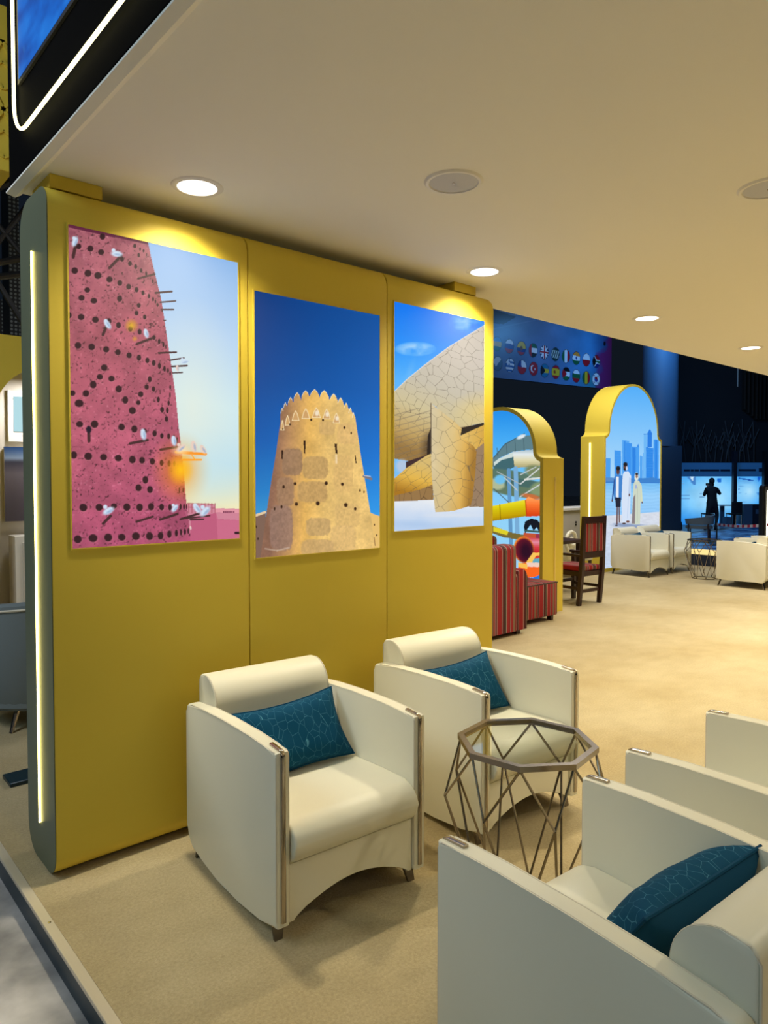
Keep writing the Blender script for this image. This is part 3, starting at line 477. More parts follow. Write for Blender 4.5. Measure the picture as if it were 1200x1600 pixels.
def paint_banner(p):
    X, Y = p.X, p.Y; n = fbm(X, Y, 160, 7)
    p.fill(p.ramp(X / 1150, [(0, (74, 92, 128)), (.5, (84, 110, 150)), (.85, (60, 120, 170)), (1, (40, 70, 120))]) * (.85 + .3 * n[:, None]))
    p.poly([(40, 10), (280, 90), (160, 160), (40, 150)], (46, 44, 52)); p.line(60, 205, 460, 120, 8, (110, 130, 165), .5, 5)
    w = np.clip((n + (X - 1040) / 260 + (Y - 450) / 700 - .55) * 6, 0, 1) * (X > 1020); p.put(w, (110, 36, 96)); p.ell(1108, 342, 10, 20, (12, 14, 24)); p.ell(960, 690, 80, 60, (50, 120, 120), .2, .6, .6)
    Wt, Bl, Rd, Gn, Yl, Bk = (222, 226, 236), (24, 40, 120), (170, 24, 40), (20, 96, 60), (216, 176, 40), (16, 16, 22)
    top = [(100, 344), (215, 366), (328, 384), (438, 404), (543, 422), (647, 442), (746, 460), (843, 478), (937, 494), (1030, 510)]
    bot = [(105, 528), (220, 545), (334, 562), (442, 578), (546, 594), (650, 608), (748, 625), (842, 645), (936, 662), (1028, 676)]
    F1 = [('h', [(60, 130, 190), Yl, Gn]), ('h', [Wt, (30, 50, 140), Rd]), ('h', [Yl, Yl, Bl, Rd]), ('uae', [Gn, Wt, Bk]), ('gb', []), ('ca', []), ('v', [Gn, Wt, Rd]), ('h', [(226, 140, 50), Wt, Gn]), ('h', [Wt, Wt, Rd, Rd]), ('za', [])]
    F2 = [('swirl', []), ('gr', []), ('cl', []), ('tr', []), ('bs', []), ('h', [Rd, Yl, Yl, Rd]), ('jo', [Bk, Wt, Gn]), ('h', [Wt, Gn, Rd]), ('v', [Gn, Yl, Rd]), ('kr', [])]
    for pos, F in ((top, F1), (bot, F2)):
        for i, ((x, y), (k, cs)) in enumerate(zip(pos, F)):
            rx = 45 - i * 1.0; ry = 70 - i * .9; d = np.hypot((X - x) / rx, (Y - y) / ry); m = (d < .92); p.put((d < 1.0).astype(float), (44, 46, 62))
            c = np.tile(np.array((180, 184, 196), float), (len(X), 1)); u = (X - x) / rx; v = (Y - y) / ry - .12 * u
            if k in ('h', 'uae', 'jo'):
                for j, q in enumerate(cs): c[(v + 1) / 2 * len(cs) >= j] = q
            if k == 'v':
                for j, q in enumerate(cs): c[(u + 1) / 2 * 3 >= j] = q
            if k == 'uae': c[u < -.3] = Rd
            if k == 'jo': c[(u < .1) & (np.abs(v) < .6 * (.3 - u))] = Rd
            if k == 'gb':
                c[:] = (30, 36, 100); c[(np.abs(u) < .3) | (np.abs(v) < .25) | (np.abs(np.abs(u) - np.abs(v)) < .2)] = Wt; c[(np.abs(u) < .13) | (np.abs(v) < .12)] = Rd
            if k == 'ca': c[:] = (20, 50, 50); c[(np.abs(v) < .55) & (np.sin(u * 14 + v * 6) > .1)] = (190, 200, 196)
            if k == 'za':
                c[:] = (30, 40, 120); c[v < -.15] = Rd; c[np.abs(v) < .18] = Gn; c[(np.abs(np.abs(v) - .24) < .07) & (u > -.2)] = Wt; c[(u < -.2) & (np.abs(v) < -.2 - u + .4)] = Bk; c[np.abs(np.abs(v) - (.3 - u)) * (u < .2) + (u >= .2) < .08] = Wt
            if k == 'swirl': c[:] = (70, 100, 130); c[(u + v < .1) & (u - v > -.8)] = (190, 200, 214)
            if k == 'gr':
                c[:] = Wt; c[np.sin(v * 11) > 0] = (40, 90, 160); g = (u < 0) & (v < 0); c[g] = (40, 90, 160); c[g & ((np.abs(u + .4) < .1) | (np.abs(v + .35) < .1))] = Wt
            if k == 'cl': c[:] = Rd; c[v < 0] = Wt; c[(v < 0) & (u < -.1)] = (30, 50, 130)
            if k == 'tr': c[:] = Rd; c[(np.hypot(u + .15, v) < .5) & (np.hypot(u - .02, v) > .4)] = Wt; c[np.hypot(u - .3, v) < .12] = Wt
            if k == 'bs': c[:] = (30, 110, 150); c[np.abs(v) < .3] = Yl; c[(u < .1) & (np.abs(v) < (.2 - u) * .8)] = Bk
            if k == 'kr': c[:] = Wt; c[np.hypot(u, v) < .42] = Rd; c[(np.hypot(u, v) < .42) & (v > u * .3)] = (30, 60, 150); [c.__setitem__(np.hypot(u - a, v - b) < .13, Bk) for a in (-.5, .5) for b in (-.5, .5)]
            if i == 2 and pos is top: c[np.hypot(u, v) < .3] = (110, 70, 30)
            if i == 5 and pos is bot: c[np.hypot(u + .25, v) < .25] = (150, 60, 30)
            if i == 7 and pos is top: c[np.hypot(u, v) < .2] = (40, 60, 140)
            p.put(m.astype(float), c * .9)
def paint_stage(p):
    X, Y = p.X, p.Y; n = fbm(X, Y, 90, 5)
    t = 1 - np.hypot((X - 560) / 420, (Y - 600) / 300); p.fill(p.ramp(t, [(-1, (16, 110, 214)), (0, (60, 160, 240)), (.5, (130, 204, 252)), (1, (176, 226, 255))]) * (.92 + .16 * n[:, None]))
    w = np.clip(1 - np.hypot((X - 930) / 160, (Y - 540) / 170), 0, 1) * 1.0; p.put(w * .9, (190, 234, 254))
    ink = (40, 90, 150)
    p.poly([(325, 398), (412, 398), (412, 482), (390, 478), (360, 440)], (70, 130, 200)); p.poly([(355, 400), (395, 400), (385, 440)], (200, 230, 250))
    for y in (415, 440, 465): p.line(240, y, 300, y + 3, 7, (110, 160, 210), .8)
    for a in [(250, 577, 355, 577), (250, 610, 355, 612)]: p.line(*a, 5, (80, 130, 190), .8)
    p.line(455, 565, 500, 566, 6, ink, .7); p.line(455, 592, 495, 594, 8, ink, .7); p.poly([(618, 415), (658, 418), (658, 452), (618, 450)], (30, 110, 210))
    p.line(828, 415, 965, 436, 12, (24, 80, 170)); 
    for y, x1 in ((440, 1000), (455, 960), (490, 930), (555, 900), (640, 920)): p.line(828, y, x1, y + 6, 4, (90, 150, 210), .8)
    p.ell(828, 518, 7, 7, (20, 60, 160)); p.poly([(1005, 395), (1045, 395), (1015, 455)], (20, 90, 200)); p.poly([(1000, 548), (1040, 545), (1030, 580), (1005, 575)], (60, 140, 220), )
    p.put(np.clip((Y - 690) / 160, 0, 1) * .5, (20, 110, 210))

# ================================================================== SETTING
struct = lambda name, bm, m, off=None: tag(obj(name, bm, m, None, off), kind='structure')
struct('floor', bx((-25, -20, -0.3), (60, 50, -0.10)), CONC)
struct('floor_carpet', bx((0.773, -4.0, -0.099), (13.0, 9.2, 0.0)), CARPET)
struct('trim_1', bx((0.736, -4.0, -0.012), (0.772, 9.2, 0.003), .002, 1), BRASS)
struct('trim_2', bx((0.742, -4.0, -0.0995), (0.772, 9.2, -0.0125)), DARKTRIM)
struct('ceiling', bx((0.842, -6.0, 2.80), (15.5, 3.28, 2.90)), CEIL)
bm = new(); prism(bm, [(0.803, 2.7995), (0.803, 2.792), (0.838, 2.784), (0.862, 2.7995)], XZ, -6.0, 3.30)
struct('trim_3', bm, CEIL)
struct('wall_fascia', bx((0.80, -6.0, 2.80), (0.84, 3.235, 4.9), .003), FASCIA)
for o in bpy.data.objects:
    if o.name in ('floor_carpet', 'wall_fascia'): pass

# sign face on the fascia: screen and LED outline
fx = 0.795
scr = thing('fascia_screen', 'blue underwater screen on the black fascia above the ceiling edge', 'screen', (fx, 2.4, 2.95))
def paint_sea(p):
    X, Y = p.X, p.Y; n = fbm(X + Y * .4, Y * .3, 26, 3); p.fill(p.ramp(n, [(.2, (0, 60, 150)), (.5, (0, 96, 196)), (.85, (30, 130, 226))]))
    p.put(np.clip((fbm(X * 1.5 + Y * .6, Y * .35, 9, 8, 3) - .68) * 8, 0, 1) * .8, (150, 205, 240))
print_mesh('screen_picture', (fx - .006, -3.0, 3.145), (0, 1, 0), (0, 0, 1), 6.035, 1.4, 0.02, paint_sea, (0, 0, 2), SCREENM, scr, (fx, 2.4, 2.95))
obj('screen_frame', bx((fx - .005, -3.02, 3.13), (fx + .005, 3.05, 4.57)), BLACK, scr, (fx, 2.4, 2.95))
led_pts = [(fx - .012, -3.3, 2.925), (fx - .012, 2.92, 2.925)] + [(fx - .012, 2.92 + .16 * math.sin(math.radians(a)), 3.065 - .14 * math.cos(math.radians(a))) for a in range(10, 91, 10)] + [(fx - .012, 3.09, 4.7)]
sl = obj('led_outline', tb(led_pts, 0.0065, n=8), LED)
tag(sl, 'glowing yellow-white LED line bent around the screen on the black fascia', 'light strip')

# downlights -------------------------------------------------------
def downlight(x, y, label, group=None, k=1.0):
    t = thing('recessed_downlight', label, 'ceiling light', (x, y, 2.80), 0, group)
    obj('trim_ring', lt([(0.078, -0.001), (0.081, -0.006), (0.098, -0.006), (0.106, -0.0005), (0.078, 0.0)], cap=False, n=40), WHITE, t)
    obj('lens', lt([(0.001, -0.003), (0.079, -0.003), (0.079, -0.001), (0.001, -0.001)], n=40), LENS, t)
    l = bpy.data.lights.new('lamp', 'SPOT'); l.energy = DOWN_W * 4 * k; l.color = DOWN_COL; l.shadow_soft_size = 0.06; l.spot_size = math.radians(135); l.spot_blend = 1.0
    lo = bpy.data.objects.new('lamp', l); COL.objects.link(lo); lo.parent = t; lo.location = (0, 0, -0.012)
    return t
downlight(1.381, 2.728, 'largest lit downlight, in the ceiling above the pigeon tower picture', k=.75)
downlight(3.181, 2.729, 'round lit downlight in the ceiling above the museum picture, by the support block', k=.9)
downlight(5.011, 2.711, 'lit downlight in the ceiling right of the wall, second nearest the frame edge', k=1.5)
downlight(6.85, 2.69, 'smallest lit downlight, at the far right edge of the ceiling', k=1.5)
for x in (8.7, 10.5): downlight(x, 2.7, 'lit downlight in the ceiling beyond the right edge', 'downlights beyond the view', 1.5)
for x, y, k in ((3.1, -.1, .75), (4.9, .35, 1.3), (6.8, .35, 1.5), (8.7, .35, 1.5), (3.3, -2.2, 1.5), (5.1, -2.2, 1.6), (6.9, -2.2, 1.5)): downlight(x, y, 'added unseen downlight in the ceiling outside the view', 'downlights beyond the view', k)  # unseen downlight rows added to light the near chairs, floor and wall
def speaker(x, y, label):
    t = thing('ceiling_speaker', label, 'speaker', (x, y, 2.80))
    obj('rim', lt([(0.098, -0.001), (0.101, -0.008), (0.112, -0.008), (0.120, -0.0005), (0.098, 0)], cap=False, n=48), WHITE, t)
    obj('grille', lt([(0.001, -0.007), (0.07, -0.006), (0.099, -0.003), (0.099, -0.001), (0.001, -0.001)], n=48), GRILLE, t)
    obj('logo', lt([(0.001, -0.0085), (0.006, -0.0085), (0.006, -0.007), (0.001, -0.007)], n=12), CHROME, t)
speaker(2.135, 1.996, 'round grey speaker grille set in the middle of the ceiling')
speaker(3.155, 1.177, 'pale round ceiling speaker cut by the right edge of the photo')

# ------------------------------------------------------------------ display wall
Y0, Y1, ZT = 2.931, 3.300, 2.745
def rrect(r1, r2):
    """y-z outline; front corners r1, back corners r2"""
    zb = 0.012
    return (arc(Y0 + r1, zb + r1, r1, 180, 270, 8) + arc(Y1 - r2, zb + r2, r2, 270, 360, 8) + arc(Y1 - r2, ZT - r2, r2, 0, 90, 8) + arc(Y0 + r1, ZT - r1, r1, 90, 180, 8))
def dpanel(x0, x1, label, pic):
    t = thing('display_panel', label, 'display wall panel', ((x0 + x1) / 2, (Y0 + Y1) / 2, 0)); off = t.location.copy()
    bm = new(); prism(bm, rrect(.085, .12), YZ, x0, x1, .004, 2); obj('body', bm, GOLD, t, off)
    (xa, za), (xb, zb), pf, zoom, step = pic
    print_mesh('lit_picture', (xa, Y0 - .004, za), (1, 0, 0), (0, 0, 1), xb - xa, zb - za, step, pf, zoom, BACKLIT, t, tuple(off))
    bm = new(); fw = .006
    for lo, hi in (((xa - fw, za - fw), (xb + fw, za)), ((xa - fw, zb), (xb + fw, zb + fw)), ((xa - fw, za), (xa, zb)), ((xb, za), (xb + fw, zb))): box(bm, (lo[0], Y0 - .006, lo[1]), (hi[0], Y0 + .002, hi[1]))
    obj('picture_frame', bm, GOLD, t, off)
    return t, off
p1, off1 = dpanel(.856, 1.733, 'leftmost gold panel with the lit picture of a pink pigeon tower', ((.932, 1.323), (1.681, 2.596), paint_pigeon, (80, 330, 2.909), .0022))
ENDM = pm('grey_green_end', (100, 108, 88), rough=.45, spec=.4)  # end face darker and greyer than the gold body
bm = new(); prism(bm, rrect(.085, .12), YZ, .8535, .8575, .001, 1); obj('end_cap', bm, ENDM, p1, off1, label='grey-green end face')
LEDE = em('led_edge', (255, 236, 130), 11.0)
bm = new(); tube(bm, [(.850, 3.12, .178), (.850, 3.12, 2.52)], .0045, n=8); obj('led_strip', bm, LEDE, p1, off1, label='glowing yellow vertical LED strip on the end')
dpanel(1.740, 2.602, 'middle gold panel with the lit picture of a sandy fort tower', ((1.768, 1.223), (2.549, 2.484), paint_fort, (380, 440, 3.2), .0026))
dpanel(2.609, 3.505, 'rightmost gold panel with the lit picture of a tilted-disc building', ((2.656, 1.307), (3.414, 2.578), paint_museum, (590, 420, 3.635), .0028))
for xa, xb, lab in ((.883, 1.088, 'gold block joining the left panel top to the ceiling'), (3.203, 3.40, 'gold block joining the right panel top to the ceiling')):
    tag(obj('support_block', bx((xa, 2.985, 2.7455), (xb, 3.22, 2.7995), .002, 1), GOLD), lab, 'support block')

# ------------------------------------------------------------------ ivory tub armchair (front towards -y)
HW, HD = .332, .3875
def make_chair(label, group, lift=0.0):
    t = thing('tub_armchair', label, 'armchair', (0, 0, 0), 0, group)
    F, B = -HD, HD
    prof = [(F, .672), (F + .0, .068 + lift)] + [(F + .12, .046 + lift), (F + .3, .028 + lift * 1.6), (F + .48, .026 + lift * 1.7), (F + .62, .042 + lift * 1.4)] + arc(B - .09, .135 + lift, .09, -72, 0, 6) + [(B, .62)] + arc(B - .03, .625, .03, 10, 80, 4) + [(F + .60, .668), (F + .42, .677), (F + .2, .680), (F + .08, .676)]
    for s in (-1, 1):
        a, b = (-HW, -HW + .056) if s < 0 else (HW - .056, HW)
        bm = new(); prism(bm, prof, YZ, a, b, .011, 3); ar = obj('arm', bm, LEATHER, t)
        for xx in (a + .004, b - .004):
            bm = new(); path = [(xx, F + .004, .09), (xx, F + .004, .4), (xx, F + .004, .655), (xx, F + .016, .671), (xx, F + .08, .674), (xx, F + .2, .678), (xx, F + .42, .675), (xx, F + .60, .666), (xx, B - .06, .656), (xx, B - .010, .64), (xx, B - .002, .6), (xx, B - .002, .2)]
            tube(bm, path, .003, n=6); obj('piping', bm, SEAM, ar)
        c = (a + b) / 2; bm = new(); sec = []
        path = [(c, F - .004, .085), (c, F - .004, .655)] + [(c, F + .018 - .022 * math.cos(math.radians(q)), .655 + .022 * math.sin(math.radians(q))) for q in (25, 50, 75, 90)] + [(c, F + .078, .681)]
        va = []
        for i, q in enumerate(path):   # flat strip with thickness
            q = Vector(q); n = Vector((0, -1, 0)) if i < 2 else (Vector((0, -math.cos(math.radians((25, 50, 75, 90)[i - 2])), math.sin(math.radians((25, 50, 75, 90)[i - 2])))) if i < 6 else Vector((0, 0, 1)))
            va.append([bm.verts.new(q + Vector((dx, 0, 0)) + n * dn) for dx, dn in ((-.0085, -.006), (-.0085, .0015), (-.0055, .0035), (.0055, .0035), (.0085, .0015), (.0085, -.006))])
        for A, Bq in zip(va, va[1:]):
            for j in range(6): bm.faces.new((A[j], A[(j + 1) % 6], Bq[(j + 1) % 6], Bq[j]))
        bm.faces.new(va[0]); bm.faces.new(list(reversed(va[-1]))); obj('chrome_trim', bm, CHROME, ar)
    iw = HW - .058
    pr = [(F + .03, .262)] + arc(F + .045, .342, .078, 265, 180, 5, .075)[1:] + arc(F + .055, .345, .088, 180, 92, 7, .072) + [(F + .2, .412), (F + .6, .392), (F + .6, .262)]
    bm = new(); prism(bm, pr, YZ, -iw, iw, .010, 3); obj('seat_cushion', bm, LEATHER, t)
    pts = [(-iw, .27), (-iw, .066)] + [(-iw + .02, .066)] + [(x, .072 + .075 * math.cos(x / (iw) * PI / 2) ** 1.0) for x in np.linspace(-iw + .03, iw - .03, 15)] + [(iw - .02, .066), (iw, .066), (iw, .27)]
    bm = new(); prism(bm, pts, XZ, F + .012, F + .045, .004, 2); obj('front_apron', bm, LEATHER, t)
    rl = arc(F + .715, .662, .110, 176, 96, 9, .110); bp = [(F + .55, .36), (F + .585, .50), (F + .603, .62)] + rl + arc(B - .034, .742, .032, 88, 0, 4, .030) + [(B + .001, .16), (B - .04, .12), (F + .56, .12)]
    bm = new(); prism(bm, bp, YZ, -iw, iw, .009, 3); bk = obj('backrest', bm, LEATHER, t)
    for xx in (-iw + .004, iw - .004): obj('piping', tb([(xx, u, v) for u, v in [(F + .603, .62)] + rl + [(B - .02, .765), (B, .74), (B + .001, .2)]], .003, n=6), SEAM, bk)
    obj('seat_base', bx((-iw, F + .045, .16), (iw, B - .05, .262)), BLACK, t)
    for sx in (-1, 1):
        for sy in (-1, 1):
            x = sx * (HW - .045); y = sy * (HD - .075); bm = new()
            q = [(x - .024, y), (x + .024, y)]
            top = [bm.verts.new((x + dx, y + dy, .10 + lift)) for dx, dy in ((-.026, -.010), (.026, -.010), (.026, .010), (-.026, .010))]
            bo = [bm.verts.new((x + sx * .012 + dx, y + sy * (.028 + lift * .6) + dy, 0)) for dx, dy in ((-.015, -.006), (.015, -.006), (.015, .006), (-.015, .006))]
            for j in range(4): bm.faces.new((top[j], top[(j + 1) % 4], bo[(j + 1) % 4], bo[j]))
            bm.faces.new(top); bm.faces.new(bo); obj('leg', bm, LEGM, t, smooth=False)
    return t
def set_front_left(o, a, rot):
    """place so that the front-left corner (chair seen from the front) lies at a"""
    c, s = math.cos(rot), math.sin(rot); x, y = -HW, -HD
    o.location = (a[0] - (c * x - s * y), a[1] - (s * x + c * y), 0); o.rotation_euler = (0, 0, rot)
R = math.radians
c1 = make_chair('ivory leather tub armchair in front of the pigeon tower and fort panels', 'ivory tub armchairs around the near table')
set_front_left(c1, (1.289, 2.015), R(-3.9))
def more_chair(a, rot, label, group='ivory tub armchairs around the near table'):
    c = copy_tree(c1); set_front_left(c, a, rot); c['label'] = label; c['group'] = group; return c
c2 = more_chair((2.305, 1.982), R(-4.0), 'ivory leather tub armchair at the right end of the gold wall, behind the glass table')
c3 = more_chair((1.952, 1.224), R(180 - 2.9), 'nearest ivory tub armchair, seen from its side at the bottom right')
c4 = more_chair((2.86, 1.253), R(180), 'ivory tub armchair at the right edge, beyond the nearest armchair')
FG = 'ivory tub armchairs in the far lounge'
c1b = make_chair('', '', .045); _n = c1; c1 = c1b
c6 = more_chair((10.74, 5.69), R(-1), 'far ivory armchair in front of the skyline arch, left one of the pair', FG)
c7 = more_chair((11.50, 5.68), R(-1), 'far ivory armchair right of its twin and left of the small far table', FG)
c8 = more_chair((11.42, 4.71), R(180), 'far ivory armchair with its back to us at the right edge', FG)
c9 = more_chair((12.20, 4.76), R(180), 'far ivory armchair mostly hidden behind the one at the right edge', FG)

for _c in (c6, c7, c8, c9): _c.scale = (1, .9, 1)
c1 = _n
for ch in list(c1b.children_recursive): bpy.data.objects.remove(ch)
bpy.data.objects.remove(c1b)
# ------------------------------------------------------------------ cushions
def make_cushion(w, h, t_, label, group=None):
    th = thing('throw_cushion', label, 'cushion', (0, 0, 0), 0, group); N = 26; M = 18; bm = new(); F, Bk_ = [], []
    def xy(u, v): return (w / 2 * u * (1 - .09 * (1 - v * v)), h / 2 * v * (1 - .14 * (1 - u * u)))
    def tk(u, v): return t_ / 2 * (max(0, 1 - u ** 4) ** .55) * (max(0, 1 - v ** 4) ** .55) * (1 + .04 * math.sin(9 * u + 3 * v) * (1 - v * v))
    for sgn, L in ((1, F), (-1, Bk_)):
        for j in range(M + 1):
            row = []
            for i in range(N + 1):
                u = -math.cos(PI * i / N) * .4 + (2 * i / N - 1) * .6; v = -math.cos(PI * j / M) * .4 + (2 * j / M - 1) * .6
                if sgn < 0 and (i in (0, N) or j in (0, M)): row.append(F[j][i]); continue
                x, y = xy(u, v); row.append(bm.verts.new((x, y, sgn * tk(u, v))))
            L.append(row)
    for L, mi in ((F, 0), (Bk_, 1)):
        for j in range(M):
            for i in range(N):
                f = bm.faces.new((L[j][i], L[j][i + 1], L[j + 1][i + 1], L[j + 1][i])); f.material_index = mi
    obj('cushion_body', bm, [TEALN, TEALP], th)
    per = [xy(-1 + 2 * i / 12, -1) for i in range(12)] + [xy(1, -1 + 2 * i / 8) for i in range(8)] + [xy(1 - 2 * i / 12, 1) for i in range(12)] + [xy(-1, 1 - 2 * i / 8) for i in range(8)]
    obj('piping', tb([(x, y, 0) for x, y in per], .0045, n=6, closed=True), TEALP, th)
    return th
def place(o, chair, loc, tilt, roll=0.0, yaw=0.0):
    """cushion standing in a chair: local chair coordinates; tilt leans it back, roll turns it in its plane"""
    M = chair.matrix_basis.copy(); c = M @ Vector(loc)
    rot = Matrix.Rotation(chair.rotation_euler.z + yaw, 4, 'Z') @ Matrix.Rotation(R(90) - tilt, 4, 'X') @ Matrix.Rotation(roll, 4, 'Z')
    o.rotation_euler = rot.to_euler(); o.location = c
bpy.context.view_layer.update()
cu1 = make_cushion(.50, .30, .13, 'teal cushion in the armchair in front of the fort panel', 'teal cushions')
place(cu1, c1, (.005, .08, .530), R(32), R(4), R(-3))
cu2 = copy_tree(cu1); cu2['label'] = 'teal cushion in the armchair behind the glass table'; place(cu2, c2, (.005, .08, .530), R(32), R(4), R(-3))
cu3 = copy_tree(cu1); cu3['label'] = 'teal cushion with pale line pattern in the nearest armchair'; place(cu3, c3, (-.045, .045, .55), R(36), R(0), R(-2)); cu3.scale = (1, 1, 1.15)
for c, lab in ((c6, 'teal cushion in the far left armchair before the skyline arch'), (c7, 'teal cushion in the far armchair beside the small far table'), (c8, 'dark teal cushion in the far armchair at the right edge')):
    q = copy_tree(cu1); q['label'] = lab; place(q, c, (.0, .09, .55), R(28))

# ------------------------------------------------------------------ glass tables
def make_table(label, ph=R(32.5)):
    t = thing('geometric_side_table', label, 'side table'); Rt, Rm, Rb, zt, zm = .255, .308, .178, .618, .435
    P = lambda r, k, z, h=0: Vector((r * math.cos(ph + (k + h) * PI / 4), r * math.sin(ph + (k + h) * PI / 4), z))
    bm = new()
    for k in range(8):   # mitred square rail
        A = []; 
        for kk in (k, k + 1): A.append([bm.verts.new(P(r, kk, z)) for r, z in ((Rt + .004, zt - .010), (Rt + .004, zt + .010), (Rt - .020, zt + .010), (Rt - .020, zt - .010))])
        for j in range(4): bm.faces.new((A[0][j], A[0][(j + 1) % 4], A[1][(j + 1) % 4], A[1][j]))
    bmesh.ops.remove_doubles(bm, verts=bm.verts, dist=1e-5); obj('top_frame', bm, BRONZE, t, smooth=False)
    bm = new(); prism(bm, [tuple(P(Rt - .019, k, 0)[:2]) for k in range(8)], XY, zt - .004, zt + .003); obj('glass_top', bm, GLASS, t, smooth=False)
    for k in range(8):
        for q in (k, k + 1): obj('upper_strut', tb([P(Rt - .008, q, zt - .008), P(Rm, k, zm, .5)], .0048, n=8), BRONZE, t)
        for q in (k, k + 1): obj('lower_strut', tb([P(Rm, k, zm, .5), P(Rb, q, .006)], .0048, n=8), BRONZE, t)
    obj('base_ring', tb([P(Rb, k, .006) for k in range(8)], .0055, n=8, closed=True), BRONZE, t)
    return t
tab = make_table('octagonal glass-topped nickel wire table between the near armchairs'); tab.location = (2.128, 1.612, 0)
tab2 = copy_tree(tab); tab2['label'] = 'small far wire table between the far armchairs'; tab2.location = (11.38, 5.13, 0)
for o in (tab, tab2): o['group'] = 'geometric wire side tables'

# ------------------------------------------------------------------ arches
def arch_outline(W, zs, cove, r, inset=0.0, n=28):
    h = W / 2 - inset; r2 = r - inset; pts = [(-h, 0.0 if not inset else .06), (-h, zs - inset)]
    cw = (W / 2 - r)
    for i in range(1, 6):
        a = R(90 * i / 5); pts.append((-(h) + cw * math.sin(a) * 1.0, zs - inset + cove * (1 - math.cos(a)) + inset * i / 5))
    zc = zs + cove
    pts += [(r2 * math.cos(R(180 - 180 * i / n)), zc + r2 * math.sin(R(180 - 180 * i / n))) for i in range(1, n)]
    left = pts[1:7]
    pts += [(-x, z) for x, z in reversed(left)] + [(h, pts[0][1])]
    return pts
def in_poly(pts, X, Y):
    ins = np.zeros(len(X), bool)
    for i in range(len(pts)):
        x0, y0 = pts[i]; x1, y1 = pts[(i + 1) % len(pts)]
        if y0 == y1: continue
        ins ^= ((y0 > Y) != (y1 > Y)) & (X < (x1 - x0) * (Y - y0) / (y1 - y0) + x0)
    return ins
def make_arch(label, c, e1, W, zs, cove, r, D, rim, pf, zoom, step, led=None):
    """e1: direction along the face; the face looks along nrm"""
    t = thing('arch_lightbox', label, 'arch display', (c[0], c[1], 0)); e1 = Vector(e1); nrm = Vector((e1.y, -e1.x, 0))
    fn = lambda u, v, d: tuple(e1 * u + Vector((0, 0, v)) - nrm * d)
    out = arch_outline(W, zs, cove, r); inn = arch_outline(W, zs, cove, r, rim)
    bm = new(); prism(bm, out, fn, 0, D, .004, 1); obj('body', bm, GOLD, t)
    bm = new(); A = [bm.verts.new(fn(u, v, -.012)) for u, v in out]; Bv = [bm.verts.new(fn(u, v, -.012)) for u, v in inn]
    A2 = [bm.verts.new(fn(u, v, .001)) for u, v in out]; B2 = [bm.verts.new(fn(u, v, .001)) for u, v in inn]; n = len(out)
    for i in range(n):
        j = (i + 1) % n; bm.faces.new((A[i], A[j], Bv[j], Bv[i])); bm.faces.new((A[i], A[j], A2[j], A2[i])); bm.faces.new((Bv[i], Bv[j], B2[j], B2[i]))
    obj('rim', bm, GOLD, t, smooth=False)
    top = max(v for u, v in out); P0 = Vector((c[0], c[1], 0)) - e1 * W / 2 + nrm * .004
    mid = arch_outline(W, zs, cove, r, rim * .6)
    print_mesh('lit_picture', tuple(P0), tuple(e1), (0, 0, 1), W, top, step, pf, zoom, BACKLIT, t, (c[0], c[1], 0), keep=lambda u, v: in_poly(mid, u - W / 2, v))
    if led:
        s, z0, z1, d, m = led; q = e1 * (s * (W / 2 + .004)) - nrm * d; obj('led_strip', tb([q + Vector((0, 0, z0)), q + Vector((0, 0, z1))], .012, n=8), m, t, label='vertical LED strip')
    return t
# arch 1 faces -x ; e1 = (0,-1,0) gives nrm=(-1,0,0)
make_arch('gold arch with a lit picture of coloured water slides', (6.90, 5.0 + .67), (0, -1, 0), 1.34, 1.845, .07, .57, .40, .045, paint_slides, (740, 620, 4.1045), .006, (1, .35, 1.62, .22, LEDOFF))
make_arch('taller gold arch with a lit picture of people before a blue city skyline', (11.79, 6.60), (1, 0, 0), 1.97, 2.33, .10, .855, .46, .04, paint_skyline, (890, 580, 4.706), .007, (-1, .30, 2.22, .27, LED))

# ------------------------------------------------------------------ red striped seating
def make_sofa(label, group=None):
    t = thing('striped_armchair', label, 'armchair', (0, 0, 0), 0, group)   # back towards -y, right arm at +x
    bm = new(); prism(bm, [(0, .05), (0, .88)] + arc(.06, .88, .06, 180, 90, 4, .05)[1:] + [(.16, .93)] + arc(.17, .88, .05, 90, 0, 4) + [(.24, .42), (.24, .05)], YZ, -.52, .26, .012, 2); obj('backrest', bm, STRIPE, t)
    bm = new(); box(bm, (-.52, .24, .05), (.26, .82, .28), .01); obj('seat_base', bm, STRIPE, t)
    bm = new(); box(bm, (-.51, .24, .28), (.25, .83, .44), .035, 3); obj('seat_cushion', bm, STRIPE, t)
    for x in (.262, -.702):
        bm = new(); prism(bm, [(x, .05)] + arc(x + .09, .59, .09, 180, 0, 10) + [(x + .18, .05)], XZ, .0, .84, .01, 2); obj('arm', bm, STRIPE, t)
    for x in (-.62, .36):
        for y in (.08, .76): obj('foot', bx((x - .03, y - .03, 0), (x + .03, y + .03, .05)), WOODD, t)
    return t
s1 = make_sofa('red striped armchair seen from behind, at the right end of the gold wall', 'red striped armchairs'); s1.location = (5.50, 4.50, 0)
s2 = copy_tree(s1); s2['label'] = 'red striped armchair peeping over the back of the nearer striped one'; s2.location = (6.26, 5.38, 0)
t = thing('striped_ottoman', 'low red striped ottoman beside the foot of the water slide arch', 'ottoman', (6.47, 4.95, 0))
obj('body', bx((-.31, -.24, .06), (.31, .2, .44), .02, 3), STRIPE, t); obj('piping', tb([(-.305, -.235, .43), (.305, -.235, .43), (.305, .195, .43), (-.305, .195, .43)], .008, n=6, closed=True), WOODD, t)
for x in (-.25, .25):
    for y in (-.18, .15): obj('foot', bx((x - .025, y - .025, 0), (x + .025, y + .025, .06)), WOODD, t)
